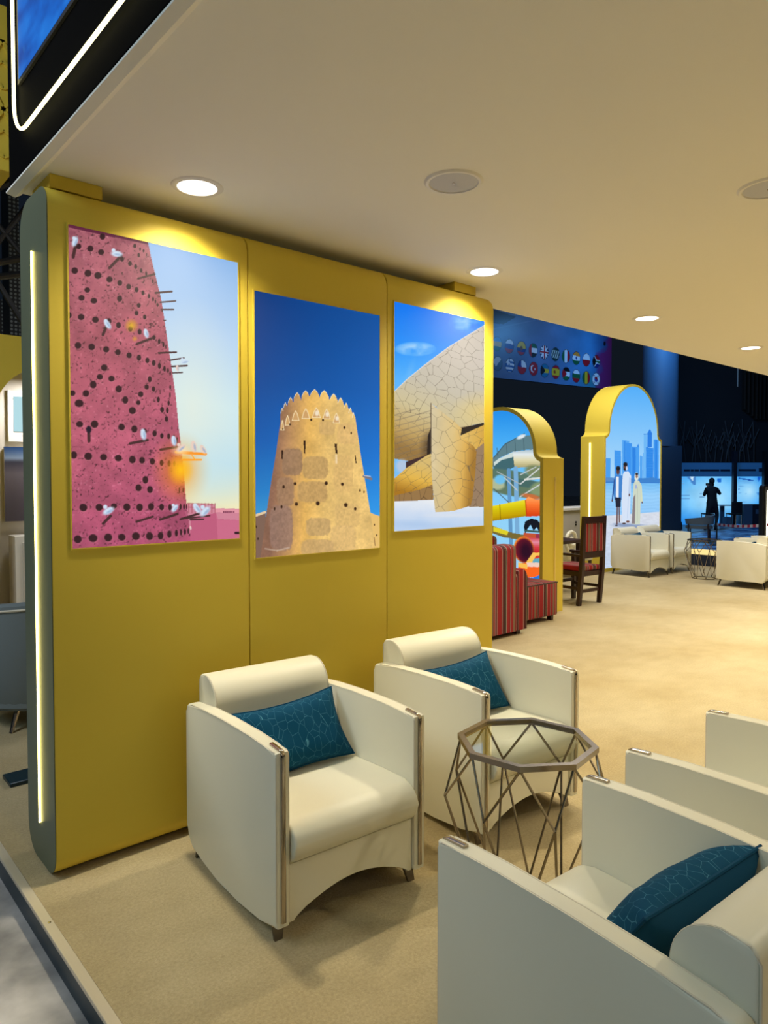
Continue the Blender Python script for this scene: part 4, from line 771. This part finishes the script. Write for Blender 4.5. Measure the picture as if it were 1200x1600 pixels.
# dark wooden chair, back towards -y
t = thing('wooden_dining_chair', 'dark wooden dining chair with red striped seat and back, right of the slide arch', 'chair', (7.93, 5.0, 0), R(-4))
for x in (-.21, .21):
    obj('leg', tb([(x, .04, 0), (x, .0, .45), (x, -.03, 1.13)], [.024, .026, .020], square=True), WOODD, t, smooth=False)
    obj('leg', bx((x - .024, .42, 0), (x + .024, .468, .62), .003, 1), WOODD, t)
    obj('armrest', bx((x - .028, -.01, .62), (x + .028, .50, .65), .006), WOODD, t)
    obj('stretcher', bx((x - .015, .04, .2), (x + .015, .43, .235)), WOODD, t)
obj('stretcher', bx((-.2, .02, .16), (.2, .05, .2)), WOODD, t); obj('stretcher', bx((-.2, .43, .24), (.2, .46, .28)), WOODD, t)
obj('seat_frame', bx((-.21, .0, .37), (.21, .46, .43), .003, 1), WOODD, t)
obj('seat_cushion', bx((-.2, .015, .43), (.2, .475, .50), .02, 3), STRIPE, t)
obj('top_rail', bx((-.2, -.05, 1.04), (.2, -.01, 1.125), .004, 1), WOODD, t); obj('lower_rail', bx((-.2, -.03, .60), (.2, .005, .68), .004, 1), WOODD, t)
obj('back_cushion', bx((-.187, -.035, .68), (.187, .03, 1.04), .012, 2), STRIPE, t)
t = thing('dark_wooden_table', 'dark wooden table beyond the dining chair, beside the slide arch', 'table', (8.35, 6.1, 0))
obj('tabletop', bx((-.62, -.45, .70), (.45, .4, .745), .004, 1), WOODD, t)
for x in (-.55, .38):
    for y in (-.38, .33): obj('leg', bx((x - .03, y - .03, 0), (x + .03, y + .03, .7)), WOODD, t)
t = thing('white_counter', 'white counter behind the dining chair, left of the skyline arch', 'counter', (12.2, 8.25, 0))
obj('body', bx((-1.2, -.25, 0), (1.4, .25, .98), .004, 1), WALLW, t); obj('worktop', bx((-1.23, -.28, .98), (1.43, .28, 1.03), .004, 1), WHITE, t)
for dz in (.68, .73): obj('socket', bx((-.12, -.258, dz), (-.08, -.249, dz + .03)), BLACK, t)
# pale scroll armed seat
t = thing('scroll_arm_chair', 'cream scroll-armed chair behind the dark wooden table', 'chair', tuple(ond(893, 900, 11.3)[:2]) + (0,))
sp = [(.05 * a / 360 * math.cos(R(a)) * 2.2, .62 + .05 * a / 360 * math.sin(R(a)) * 2.2) for a in range(60, 720, 30)]
bm = new()
tube(bm, [(u, 0, v) for u, v in sp] + [(.3, 0, .5), (.42, 0, .3)], .028, n=8); obj('armrest', bm, LEATHER, t)
obj('side_panel', bx((-.06, .01, .3), (.16, .5, .6), .05, 3), LEATHER, t)
obj('seat', bx((.1, 0, .25), (.65, .5, .45), .05, 3), LEATHER, t)
for x in (.15, .6):
    for y in (.05, .45): obj('leg', bx((x - .02, y - .02, 0), (x + .02, y + .02, .26)), WOODD, t)

# ------------------------------------------------------------------ banner with round flags
A = ond(760, 589, 21.4); Bp = ond(956, 608.5, 21.4 * (589 - 748) / (608.5 - 748) * 0 + 24.0)
zb = 4.66
A = onz(758, 588.6, zb); Bp = onz(955, 608.3, zb); e = (Bp - A); L = np.linalg.norm(e[:2]); e = np.array([e[0] / L, e[1] / L, 0])
t = thing('flag_banner', 'long dark blue hanging banner printed with two rows of round flags', 'banner', tuple(A))
print_mesh('banner_face', tuple(A), tuple(e), (0, 0, 1), L, 3.1, .016, paint_banner, (760, 480, 6.0), PRINT, t, tuple(A))
nb = Vector((-e[1], e[0], 0)); bm = new()
q = [Vector((0, 0, 0)), Vector(e) * L, Vector(e) * L + Vector((0, 0, 3.1)), Vector((0, 0, 3.1))]
va = [bm.verts.new(v + nb * .01) for v in q]; vb = [bm.verts.new(v + nb * .12) for v in q]
bm.faces.new(va); bm.faces.new(vb)
for i in range(4): bm.faces.new((va[i], va[(i + 1) % 4], vb[(i + 1) % 4], vb[i]))
obj('frame', bm, BLACK, t, smooth=False)
# spotlight that makes the banner readable
area('banner_light', tuple(A + np.array([1.5, -5, 4.5])), tuple(A + e * 3.5 + np.array([0, 0, 1.2])), 1.0, 55, (.7, .85, 1.0))

# ------------------------------------------------------------------ far stage, facing the camera direction
RH = Vector((RV[0], RV[1], 0)); NH = Vector((-FH[0], -FH[1], 0))
def fbox(name, x0, y0, x1, y1, D, dep, mat, parent, bev=0):
    """box whose front face fills pixel rectangle at depth D"""
    a = Vector(ond(x0, y1, D)); b = Vector(ond(x1, y0, D)); wd = (b - a).dot(RH); ht = b.z - a.z
    bm = new(); box(bm, (0, 0, 0), (wd, dep, ht), bev, 1)
    for v in bm.verts: v.co = a + RH * v.co.x - NH * v.co.y + Vector((0, 0, v.co.z))
    return obj(name, bm, mat, parent, parent.location if parent else None)
st = thing('exhibition_booth', 'far booth with a glowing blue wall behind the standing man', 'booth', tuple(ond(1125, 820, 26)[:2]) + (-.1,))
Pa = ond(1052, 822, 26); Pb = ond(1196, 822, 26); ww = np.linalg.norm(Pb - Pa)
print_mesh('backlit_wall', tuple(Pa), tuple(RH), (0, 0, 1), ww, 26 / FPX * 78, .03, paint_stage, (1020, 680, 6.155), SCREENM, st, tuple(st.location))
fbox('rear_panel', 1050, 722, 1210, 822.5, 26.1, .2, NAVY, st)
HEADM = pm('dim_blue_header', (52, 92, 140), rough=.5, emit=((20, 66, 112), .55))
fbox('header', 1054, 723, 1147, 744.5, 25.7, .25, HEADM, st); fbox('header', 1153, 723, 1196, 744.5, 25.7, .25, HEADM, st)
TXT = pm('header_lettering', (12, 28, 60), rough=.6)
for a, b in ((1069, 1078), (1079.5, 1084), (1085.5, 1092), (1094, 1124), (1126, 1141)): fbox('header_lettering', a, 733.3, b, 736.5, 25.66, .02, TXT, st)
fbox('header_lettering', 1154.5, 733, 1181, 736, 25.66, .02, TXT, st); fbox('header_lettering', 1186, 731.5, 1195, 737, 25.66, .02, TXT, st)
fbox('post', 1145.5, 705, 1152.5, 822, 25.3, .16, NAVY, st); fbox('post', 1193, 705, 1199, 822, 25.3, .16, BLACK, st); 
struct('wall_back', (lambda b: b)(bx((0, 0, 0), (1, 1, 1))), NAVY)
wb = bpy.data.objects['wall_back']; bpy.data.objects.remove(wb)
DK = pm('dark_back_wall', (14, 20, 30), rough=.7)
o = fbox('wall_back', 1056, 430, 1320, 722, 27, .3, DK, None); tag(o, kind='structure')
# branch motif on the dark wall
bm = new()
for k in range(16):
    x = 1066 + k * 7.5 + random.uniform(-2, 2); a = Vector(ond(x, 722, 26.9)); b = Vector(ond(x + random.uniform(-9, 9), 655 + random.uniform(0, 35), 26.9)); tube(bm, [a, (a + b) / 2 + RH * random.uniform(-.1, .1), b], .025, n=5)
    m_ = (a + b) / 2
    for s in (-1, 1): tube(bm, [m_, m_ + RH * s * random.uniform(.15, .35) + Vector((0, 0, random.uniform(.4, .8)))], .018, n=5)
tag(obj('branch_relief', bm, pm('dark_relief', (34, 42, 52), rough=.6)), 'faint dark branching line relief on the far black wall', 'wall decoration')
# ribbed dark panel top right
SLATM = pm('slat_brown', (40, 34, 30), rough=.6); t = thing('slatted_screen', 'dark ribbed screen of vertical slats high at the far right', 'wall screen', tuple(ond(1185, 640, 26.8)))
for k in range(9): fbox('slat', 1163 + k * 6.2, 540, 1166.5 + k * 6.2, 640 + min(k, 3) * 5, 26.78, .2, SLATM, t)
o = fbox('hanging_rod', 1152.8, 570, 1153.8, 604, 26.95, .05, WHITE, None); tag(o, 'thin white rod hanging beside the dark slats', 'rod')
# column
cc = Vector(ond(1029, 830, 22.2)); t = thing('round_column', 'tall dark column lit blue behind the skyline arch', 'column', (cc.x, cc.y, -.1))
obj('shaft', lt([(.52, 2.7), (.52, 9)], n=40), COLB, t); bm = new(); box(bm, (-.5, -.5, 0), (.5, .5, 2.7), .01)
bmesh.ops.rotate(bm, verts=bm.verts, cent=(0, 0, 0), matrix=Matrix.Rotation(math.atan2(RH.y, RH.x), 3, 'Z')); obj('plinth', bm, pm('column_cladding', (30, 46, 64), rough=.5), t)
# stage floor slab and crumpled blue sheet
def ground(name, quad, z0, z1, mat):
    P = [onz(x, y, z1) for x, y in quad]; bm = new(); prism(bm, [(p_[0], p_[1]) for p_ in P], XY, z0, z1); return obj(name, bm, mat, None, smooth=False)
tag(ground('floor_stage', [(1020, 832), (1060, 834), (1160, 822.5), (1210, 818), (1210, 812.5), (1040, 812.5)], -.0995, -.085, pm('stage_floor', (88, 104, 128), rough=.4)), kind='structure')
WATER = pm('blue_plastic_sheet', (8, 60, 130), rough=.3, spec=.9, noise=(2.1, .035), rgb2=(150, 200, 240), bump=(2.2, 1.0, .35))  # pale streaks put reflections of the lit stage into the sheet's colour
nt = WATER.node_tree
tag(ground('plastic_floor_sheet', [(1060, 868), (1260, 868), (1225, 821), (1165, 823.5), (1080, 834.5)], -.0995, -.09, WATER), 'crumpled shiny blue plastic sheet covering the far floor', 'floor sheet')
# things in front of the glowing wall
def bchair(px0, px1, label):
    a = Vector(onz((px0 + px1) / 2, 822.5, -.085)); t = thing('black_side_chair', label, 'chair', (a.x, a.y, -.085), math.atan2(RH.y, RH.x), 'black chairs in the far booth')
    w_ = (px1 - px0) * .0112
    obj('backrest', bx((-w_, -.22, .48), (w_, -.18, .88), .02), BLACK, t); obj('seat', bx((-w_, -.2, .42), (w_, .22, .47), .01), BLACK, t)
    for x in (-w_ + .02, w_ - .02):
        for y in (-.18, .2): obj('leg', tb([(x, y, 0), (x, y, .43)], .014, n=6), CHROME, t)
bchair(1099, 1112, 'black chair half hidden behind the standing man'); bchair(1138, 1155, 'black chair behind the dark post in the far booth')
a = onz(1130, 822, -.085); t = thing('bistro_table', 'small high table between the black chairs in the far booth', 'table', (a[0], a[1], -.085), math.atan2(RH.y, RH.x))
obj('tabletop', bx((-.2, -.2, .72), (.35, .2, .76)), WHITE, t); obj('pedestal', bx((-.12, -.04, 0), (.02, .04, .72)), COLB, t); obj('base', bx((-.2, -.12, 0), (.1, .12, .02)), COLB, t)
t = thing('reception_counter', 'blue-grey counter at the right of the glowing far booth', 'counter', tuple(ond(1175, 818, 24.8)[:2]) + (-.085,)); 
fbox('front', 1162, 788, 1176, 820.2, 25.0, .5, COLB, t); fbox('side_panel', 1176, 788, 1191, 820.2, 25.0, .5, NAVY, t); fbox('printed_mark', 1181, 796, 1186, 803, 24.98, .02, COLB, t)
o = fbox('cardboard_box', 1135, 808, 1143, 821.4, 24.4, .3, COLB, None); tag(o, 'small blue-grey box under the high table in the far booth', 'box')
# dustpan
a = Vector(onz(1060, 827, -.085)); t = thing('lobby_dustpan', 'black long-handled dustpan leaning at the column', 'dustpan', (a.x, a.y, -.085), math.atan2(RH.y, RH.x))
obj('handle', tb([(0, .05, .3), (-.06, .1, .98)], [.025, .02], n=8), BLACK, t); bm = new(); prism(bm, [(-.13, 0), (-.12, .2), (-.04, .36), (.05, .36), (.12, .2), (.13, 0)], XZ, -.02, .12, .01, 1); obj('pan', bm, BLACK, t)

# ---- man seen from behind, photographing
BLK = pm('black_clothes', (14, 15, 20), rough=.8); SKIN = pm('skin', (120, 78, 60), rough=.55); HAIR = pm('black_hair', (12, 10, 10), rough=.7)
def skin_obj(name, joints, edges, mat, parent, sub=2, root=0):
    me = bpy.data.meshes.new(name); me.from_pydata([j[:3] for j in joints], edges, []); me.materials.append(mat)
    o = bpy.data.objects.new(name, me); COL.objects.link(o); o.parent = parent
    sk = o.modifiers.new('skin', 'SKIN'); sk.use_smooth_shade = True
    if not me.skin_vertices: 
        bpy.context.view_layer.objects.active = o
    for i, j in enumerate(joints):
        v = me.skin_vertices[0].data[i]; v.radius = (j[3], j[4] if len(j) > 4 else j[3]); v.use_root = (i == root)
    ss = o.modifiers.new('sub', 'SUBSURF'); ss.levels = sub; ss.render_levels = sub
    return o
a = Vector(onz(1112, 829.5, -.085)); man = thing('person', 'man in black clothes seen from behind, raising a phone to his face', 'person', (a.x, a.y, -.085), math.atan2(RH.y, RH.x))
J = [(0, 0, .88, .15, .11), (.0, 0, 1.05, .15, .11), (-.02, 0, 1.25, .18, .12), (-.03, .02, 1.38, .13, .09), (-.02, .03, 1.46, .055), (0, .05, 1.56, .075, .085), (.0, .05, 1.64, .07, .08),
     (-.19, .0, 1.36, .06), (-.21, .12, 1.14, .05), (-.08, .24, 1.24, .035), (-.02, .28, 1.42, .025),
     (.15, .0, 1.36, .06), (.31, .10, 1.18, .05), (.19, .24, 1.32, .036), (.10, .28, 1.46, .026),
     (-.10, 0, .80, .095), (-.13, .02, .48, .065), (-.16, 0, .10, .042), (-.16, .10, .05, .04), (-.16, .19, .035, .03),
     (.11, 0, .80, .095), (.20, .06, .50, .065), (.10, -.04, .10, .042), (.14, .06, .05, .04), (.17, .14, .035, .03)]
E = [(0, 1), (1, 2), (2, 3), (3, 4), (4, 5), (5, 6), (3, 7), (7, 8), (8, 9), (9, 10), (3, 11), (11, 12), (12, 13), (13, 14), (0, 15), (15, 16), (16, 17), (17, 18), (18, 19), (0, 20), (20, 21), (21, 22), (22, 23), (23, 24)]
body = skin_obj('body', J, E, BLK, man)
bm = new(); bmesh.ops.create_uvsphere(bm, u_segments=20, v_segments=14, radius=1); 
for v in bm.verts: v.co = Vector((v.co.x * .085, .035 + v.co.y * .098, 1.615 + v.co.z * .105))
obj('hair', bm, HAIR, man)
for sx, hx in ((-1, -.01), (1, .08)):
    bm = new(); c = Vector((hx, .30, 1.46 if sx > 0 else 1.44))
    tube(bm, [c + Vector((0, -.02, -.05)), c, c + Vector((0, .01, .03))], [.022, .034, .03], n=8)
    for f in range(4): tube(bm, [c + Vector((-.024 + f * .016, .01, .02)), c + Vector((-.024 + f * .016, .03, .055 + (.01 if f in (1, 2) else 0))), c + Vector((-.024 + f * .016 - sx * .004, .05, .06))], [.008, .0075, .006], n=6)
    tube(bm, [c + Vector((-sx * .03, .0, -.01)), c + Vector((-sx * .05, .02, .015)), c + Vector((-sx * .052, .035, .035))], [.01, .009, .007], n=6); obj('hand', bm, SKIN, man)
t = thing('phone', 'phone held up in front of the man in black', 'phone', (a.x, a.y, -.085), math.atan2(RH.y, RH.x)); obj('case', bx((-.05, .355, 1.46), (.11, .365, 1.54), .003, 1), BLACK, t)

# tape
ta = Vector(ond(1120, 819, 18)); tbp = Vector(ond(1212, 818.5, 13.3)); bm = new(); N = 22
STAPE = [pm('tape_white', (200, 196, 200), rough=.5), pm('tape_red', (176, 20, 40), rough=.5)]
for i in range(N):
    p0 = ta.lerp(tbp, i / N); p1_ = ta.lerp(tbp, (i + 1) / N); h = .03
    sag = lambda s: -.05 * 4 * s * (1 - s)
    vs = [bm.verts.new(v) for v in (p0 + Vector((0, 0, -h + sag(i / N))), p1_ + Vector((0, 0, -h + sag((i + 1) / N))), p1_ + Vector((0, 0, h + sag((i + 1) / N))), p0 + Vector((0, 0, h + sag(i / N))))]
    f = bm.faces.new(vs); f.material_index = i % 2
o = obj('barrier_tape', bm, STAPE, None, smooth=False); so = o.modifiers.new('solid', 'SOLIDIFY'); so.thickness = .002
tag(o, 'red and white striped barrier tape stretched across the far floor', 'tape')
a = Vector(ond(1120, 819, 18)); t = thing('tape_stand', 'slim dark stand holding the left end of the barrier tape', 'stand', (a.x, a.y, -.1))
obj('pole', tb([(0, 0, 0), (0, 0, a.z + .14)], .02, n=8), BLACK, t); obj('base', lt([(.001, .001), (.16, .001), (.15, .03), (.001, .035)], n=24), BLACK, t)
# totem
a = Vector(ond(1215, 850, 13.9)); t = thing('lit_totem', 'black totem with a rounded white LED outline at the right edge', 'totem', (a.x, a.y, -.1), math.atan2(RH.y, RH.x))
bm = new(); prism(bm, [(-.33, 0), (-.33, 1.51)] + arc(-.27, 1.52, .06, 180, 90, 5)[1:] + arc(.27, 1.52, .06, 90, 0, 5) + [(.33, 0)], XZ, -.05, .1, .005, 1); obj('body', bm, BLACK, t)
bm = new(); prism(bm, [(-.285, .03), (-.285, 1.50)] + arc(-.25, 1.51, .035, 180, 90, 4)[1:] + arc(.25, 1.51, .035, 90, 0, 4) + [(.285, .03)], XZ, -.058, -.05); obj('face', bm, pm('totem_face', (72, 70, 66), rough=.4), t)
obj('led_outline', tb([(-.245, -.064, .05), (-.245, -.064, 1.44), (-.235, -.064, 1.465), (-.21, -.064, 1.475), (.21, -.064, 1.475), (.235, -.064, 1.465), (.245, -.064, 1.44), (.245, -.064, .05)], .012, n=6), LEDW, t)
# ledge with glow at the platform end
t = thing('lit_ledge', 'low blue ledge with a warm glowing strip at the end of the carpet', 'ledge', (13.15, 5.4, -.1))
obj('body', bx((-.12, -1.6, 0), (.2, 1.4, .30)), NAVY, t); obj('glow_strip', bx((-.125, -1.6, .30), (.2, 1.4, .37)), em('ledge_glow', (255, 226, 150), 1.1), t)
# low grey tub armchair with dark wood legs beyond the ledge
a = Vector(ond(1092, 846, 19.0)); t = thing('curved_back_armchair', 'grey curved-back armchair with dark wooden legs beyond the far lounge', 'armchair', (a.x, a.y, -.09), R(20))
bm = new(); rings = []
for i in range(17):
    an = R(-20 - 220 * i / 16); h = .74 - .12 * abs(i - 4) / 12; rings.append([bm.verts.new((r_ * math.cos(an), r_ * math.sin(an), z)) for r_, z in ((.30, .50), (.36, .48), (.39, h), (.33, h))])
for A_, B_ in zip(rings, rings[1:]):
    for j in range(4): bm.faces.new((A_[j], A_[(j + 1) % 4], B_[(j + 1) % 4], B_[j]))
bm.faces.new(rings[0]); bm.faces.new(list(reversed(rings[-1]))); obj('backrest', bm, GREYF, t)
obj('seat', lt([(.001, .36), (.33, .36), (.34, .40), (.32, .45), (.001, .46)], n=28), GREYF, t)
for x in (-.28, .28):
    for y in (-.25, .25): obj('leg', tb([(x, y, 0), (x * .95, y * .95, .5)], .02, n=6), WOODD, t)

# ------------------------------------------------------------------ left background
# grey tub chair
t = thing('grey_tub_chair', 'grey tub chair half hidden behind the glowing end of the left panel', 'armchair', (1.42, 5.12, 0), 0)
bm = new(); n = 30; rings = []
for i in range(n + 1):
    an = R(-215 + 250 * i / n + 10); hh = .84 - .06 * abs(i / n - .5) * 2
    rings.append([bm.verts.new((r_ * math.cos(an), r_ * math.sin(an), z)) for r_, z in ((.24, .15), (.36, .14), (.43, .30), (.47, .6), (.475, hh), (.455, hh + .02), (.43, hh), (.41, .5), (.36, .36))])
for A_, B_ in zip(rings, rings[1:]):
    for j in range(9): bm.faces.new((A_[j], A_[(j + 1) % 9], B_[(j + 1) % 9], B_[j]))
bm.faces.new(rings[0]); bm.faces.new(list(reversed(rings[-1]))); obj('shell', bm, GREYF, t)
bm = new(); tube(bm, [Vector((.478 * math.cos(R(-205 + 250 * i / n)), .478 * math.sin(R(-205 + 250 * i / n)), .815 - .06 * abs(i / n - .5) * 2)) for i in range(n + 1)], .008, n=6); obj('piping', bm, SEAM, t)
obj('seat', lt([(.001, .16), (.38, .16), (.40, .38), (.37, .44), (.001, .45)], n=32), GREYF, t)
for ang in (45, 135, 225, 315): obj('leg', tb([(.27 * math.cos(R(ang)), .27 * math.sin(R(ang)), .16), (.36 * math.cos(R(ang)), .36 * math.sin(R(ang)), 0)], [.02, .013], n=8), CHROME, t)
tag(obj('base_plate', bx((.95, 4.0, .0), (1.45, 4.16, .022), .003, 1), DARKTRIM), 'flat dark teal base plate on the carpet behind the left panel', 'base plate')
# booth with arched opening
YB = 8.0
def bx_px(name, x0, y0, x1, y1, Y, dep, mat, parent):
    a_ = ony(x0, y1, Y); b_ = ony(x1, y0, Y); return obj(name, bx((a_[0], Y, a_[2]), (b_[0], Y + dep, b_[2]), .002, 1), mat, parent, parent.location if parent else None)
t = thing('gold_arched_booth', 'gold booth front with an arched opening at the left edge', 'booth', (2.0, YB, 0))
zt = ony(10, 523, YB)[2]; cxa = 2.35; ra = .54; zc = 2.236
arcp = [(cxa + ra * math.cos(R(a_)), zc + ra * math.sin(R(a_))) for a_ in range(180, -1, -10)]
bm = new(); xs_ = [.4] + [q_[0] for q_ in arcp] + [3.6]; low = [0] + [q_[1] for q_ in arcp] + [0]
grid = {}
def V_(x_, y_, z_):
    k_ = (round(x_, 4), round(y_, 4), round(z_, 4))
    if k_ not in grid: grid[k_] = bm.verts.new((x_, y_, z_))
    return grid[k_]
def Q_(pts_): bm.faces.new([V_(*p__) for p__ in pts_])
for Yq in (YB, YB + .12):
    Q_([(.4, Yq, 0), (cxa - ra, Yq, 0), (cxa - ra, Yq, zc), (cxa - ra, Yq, zt), (.4, Yq, zt)]); Q_([(cxa + ra, Yq, 0), (3.6, Yq, 0), (3.6, Yq, zt), (cxa + ra, Yq, zt), (cxa + ra, Yq, zc)])
    for (xa_, za_), (xb_, zb_) in zip(arcp, arcp[1:]): Q_([(xa_, Yq, za_), (xb_, Yq, zb_), (xb_, Yq, zt), (xa_, Yq, zt)])
for (xa_, za_), (xb_, zb_) in zip([(cxa - ra, 0)] + arcp, arcp + [(cxa + ra, 0)]): Q_([(xa_, YB, za_), (xb_, YB, zb_), (xb_, YB + .12, zb_), (xa_, YB + .12, za_)])
obj('front', bm, GOLD, t, t.location, smooth=False)
obj('inner_wall', bx((.4, YB + .5, 0), (3.6, YB + .6, zt)), WALLW, t, t.location)
YI = YB + .49
wn = bx_px('window_frame', 13, 612, 45, 690, YI - .03, .05, WHITE, t); g_ = bx_px('window_pane', 22, 620, 36, 674, YI - .04, .02, em('window_glow', (190, 232, 240), .9), t)
p_ = thing('wall_poster', 'poster with a dark sea horizon on the white wall inside the gold booth', 'poster', tuple(ony(22, 815, YI - .03)))
def paint_dune(p): p.fill(p.ramp(p.Y, [(700, (40, 70, 120)), (716, (130, 150, 180)), (722, (60, 60, 76)), (740, (110, 104, 116)), (815, (84, 80, 96))]))
a_ = ony(8, 815, YI - .03); b_ = ony(48, 699, YI - .03)
print_mesh('poster_print', (a_[0], YI - .032, a_[2]), (1, 0, 0), (0, 0, 1), b_[0] - a_[0], b_[2] - a_[2], .02, paint_dune, (0, 0, 1), PRINT, p_, tuple(p_.location))
obj('poster_board', bx((a_[0], YI - .03, a_[2]), (b_[0], YI - .005, b_[2])), WHITE, p_, p_.location)
t2 = thing('white_display_case', 'white upright case standing inside the gold booth', 'cabinet', (2.45, YB + .3, 0)); a_ = ony(23, 838, YB + .2)
obj('body', bx((a_[0], YB + .18, 0), (a_[0] + .5, YB + .45, a_[2]), .004, 1), WHITE, t2, t2.location); obj('door', bx((a_[0] + .07, YB + .165, .05), (a_[0] + .43, YB + .18, a_[2] - .07)), WALLW, t2, t2.location)
# hexagon box, upper left
YH = 6.3; a_ = ony(20, 270, YH); zt_ = ony(20, 14, YH)[2]
HX0 = a_[0]
t = thing('gold_lattice_box', 'hanging gold box with raised star lattice at the top left', 'hanging sign', (HX0 - .6, YH + .3, a_[2]))
obj('body', bx((HX0 - 1.4, YH, a_[2]), (HX0, YH + .6, zt_), .003, 1), GOLD, t, t.location)
bm = new(); s_ = .62
for i in range(0, 3):
    for j in range(0, 4):
        cx_ = HX0 - .065 - i * s_ * .75; cz_ = ony(7, 172, 6.3)[2] + (j - 1) * s_ * .866 + (s_ * .433 if i % 2 else 0)
        for k in range(6):
            an = R(60 * k + 30); v1 = (cx_ + s_ * .26 * math.cos(an), cz_ + s_ * .26 * math.sin(an)); v2 = (cx_ + s_ * .26 * math.cos(an + R(60)), cz_ + s_ * .26 * math.sin(an + R(60))); v3 = (cx_ + s_ * .5 * math.cos(an + R(30)), cz_ + s_ * .5 * math.sin(an + R(30)))
            for q0, q1 in ((v1, v3), (v3, v2), ((cx_, cz_), v3)):
                if min(q0[0], q1[0]) < HX0 - .02 and max(q0[1], q1[1]) < zt_ - .02 and min(q0[1], q1[1]) > a_[2] + .03:
                    q0, q1 = sorted((q0, q1)); f_ = min(1, (HX0 - .015 - q0[0]) / max(q1[0] - q0[0], 1e-6)); q1 = (q0[0] + (q1[0] - q0[0]) * f_, q0[1] + (q1[1] - q0[1]) * f_)
                    tube(bm, [(q0[0], YH - .004, q0[1]), (q1[0], YH - .004, q1[1])], .013, square=True)
obj('lattice', bm, GOLD, t, t.location, smooth=False)
# truss and perforated column behind the wall, upper left
t = thing('lighting_truss', 'black lighting truss behind the top of the left panel', 'truss', tuple(ony(15, 420, 7.0)))
for y_ in (300, 405, 425): obj('chord', tb([ony(-40, y_ + 12, 7.0), ony(60, y_ - 6 + (y_ - 405) * .3, 7.0)], .03, n=8), BLACK, t, t.location)
for q in ((-20, 400, 60, 300), (-20, 330, 60, 430), (-10, 430, 45, 520)): obj('brace', tb([ony(q[0], q[1], 7.02), ony(q[2], q[3], 7.02)], .025, n=8), BLACK, t, t.location)
def perf():
    m = pm('perforated_metal', (20, 24, 28), rough=.6); nt = m.node_tree; b = nt.nodes['Principled BSDF']; tc = nt.nodes.new('ShaderNodeTexCoord'); v = nt.nodes.new('ShaderNodeTexVoronoi'); v.inputs['Scale'].default_value = 22; v.inputs['Randomness'].default_value = 0
    r = nt.nodes.new('ShaderNodeValToRGB'); r.color_ramp.elements[0].position = .28; r.color_ramp.elements[1].position = .34; r.color_ramp.elements[0].color = (.16, .18, .18, 1); r.color_ramp.elements[1].color = (.008, .01, .012, 1)
    nt.links.new(tc.outputs['Object'], v.inputs['Vector']); nt.links.new(v.outputs['Distance'], r.inputs[0]); nt.links.new(r.outputs[0], b.inputs['Base Color']); return m
PERF = perf()
a_ = ony(16, 560, 9.0); b_ = ony(29, 300, 9.0)
tag(obj('perforated_post', bx((a_[0], 9, a_[2] - 1), (b_[0], 9.3, b_[2] + 2)), PERF), 'dark perforated upright post behind the left panel top', 'post')
tag(obj('perforated_screen', bx((-.5, 9.4, 2.7), (4.5, 9.45, ony(15, 470, 9.4)[2])), PERF), 'dark perforated panel above the gold booth', 'panel')
# screw on the aluminium edge
tag(obj('screw', lt([(.001, .0041), (.006, .0041), (.005, .006), (.001, .0065)], c=(.757, 2.68, -.001), n=16), CHROME), 'small screw in the metal platform edge', 'screw')
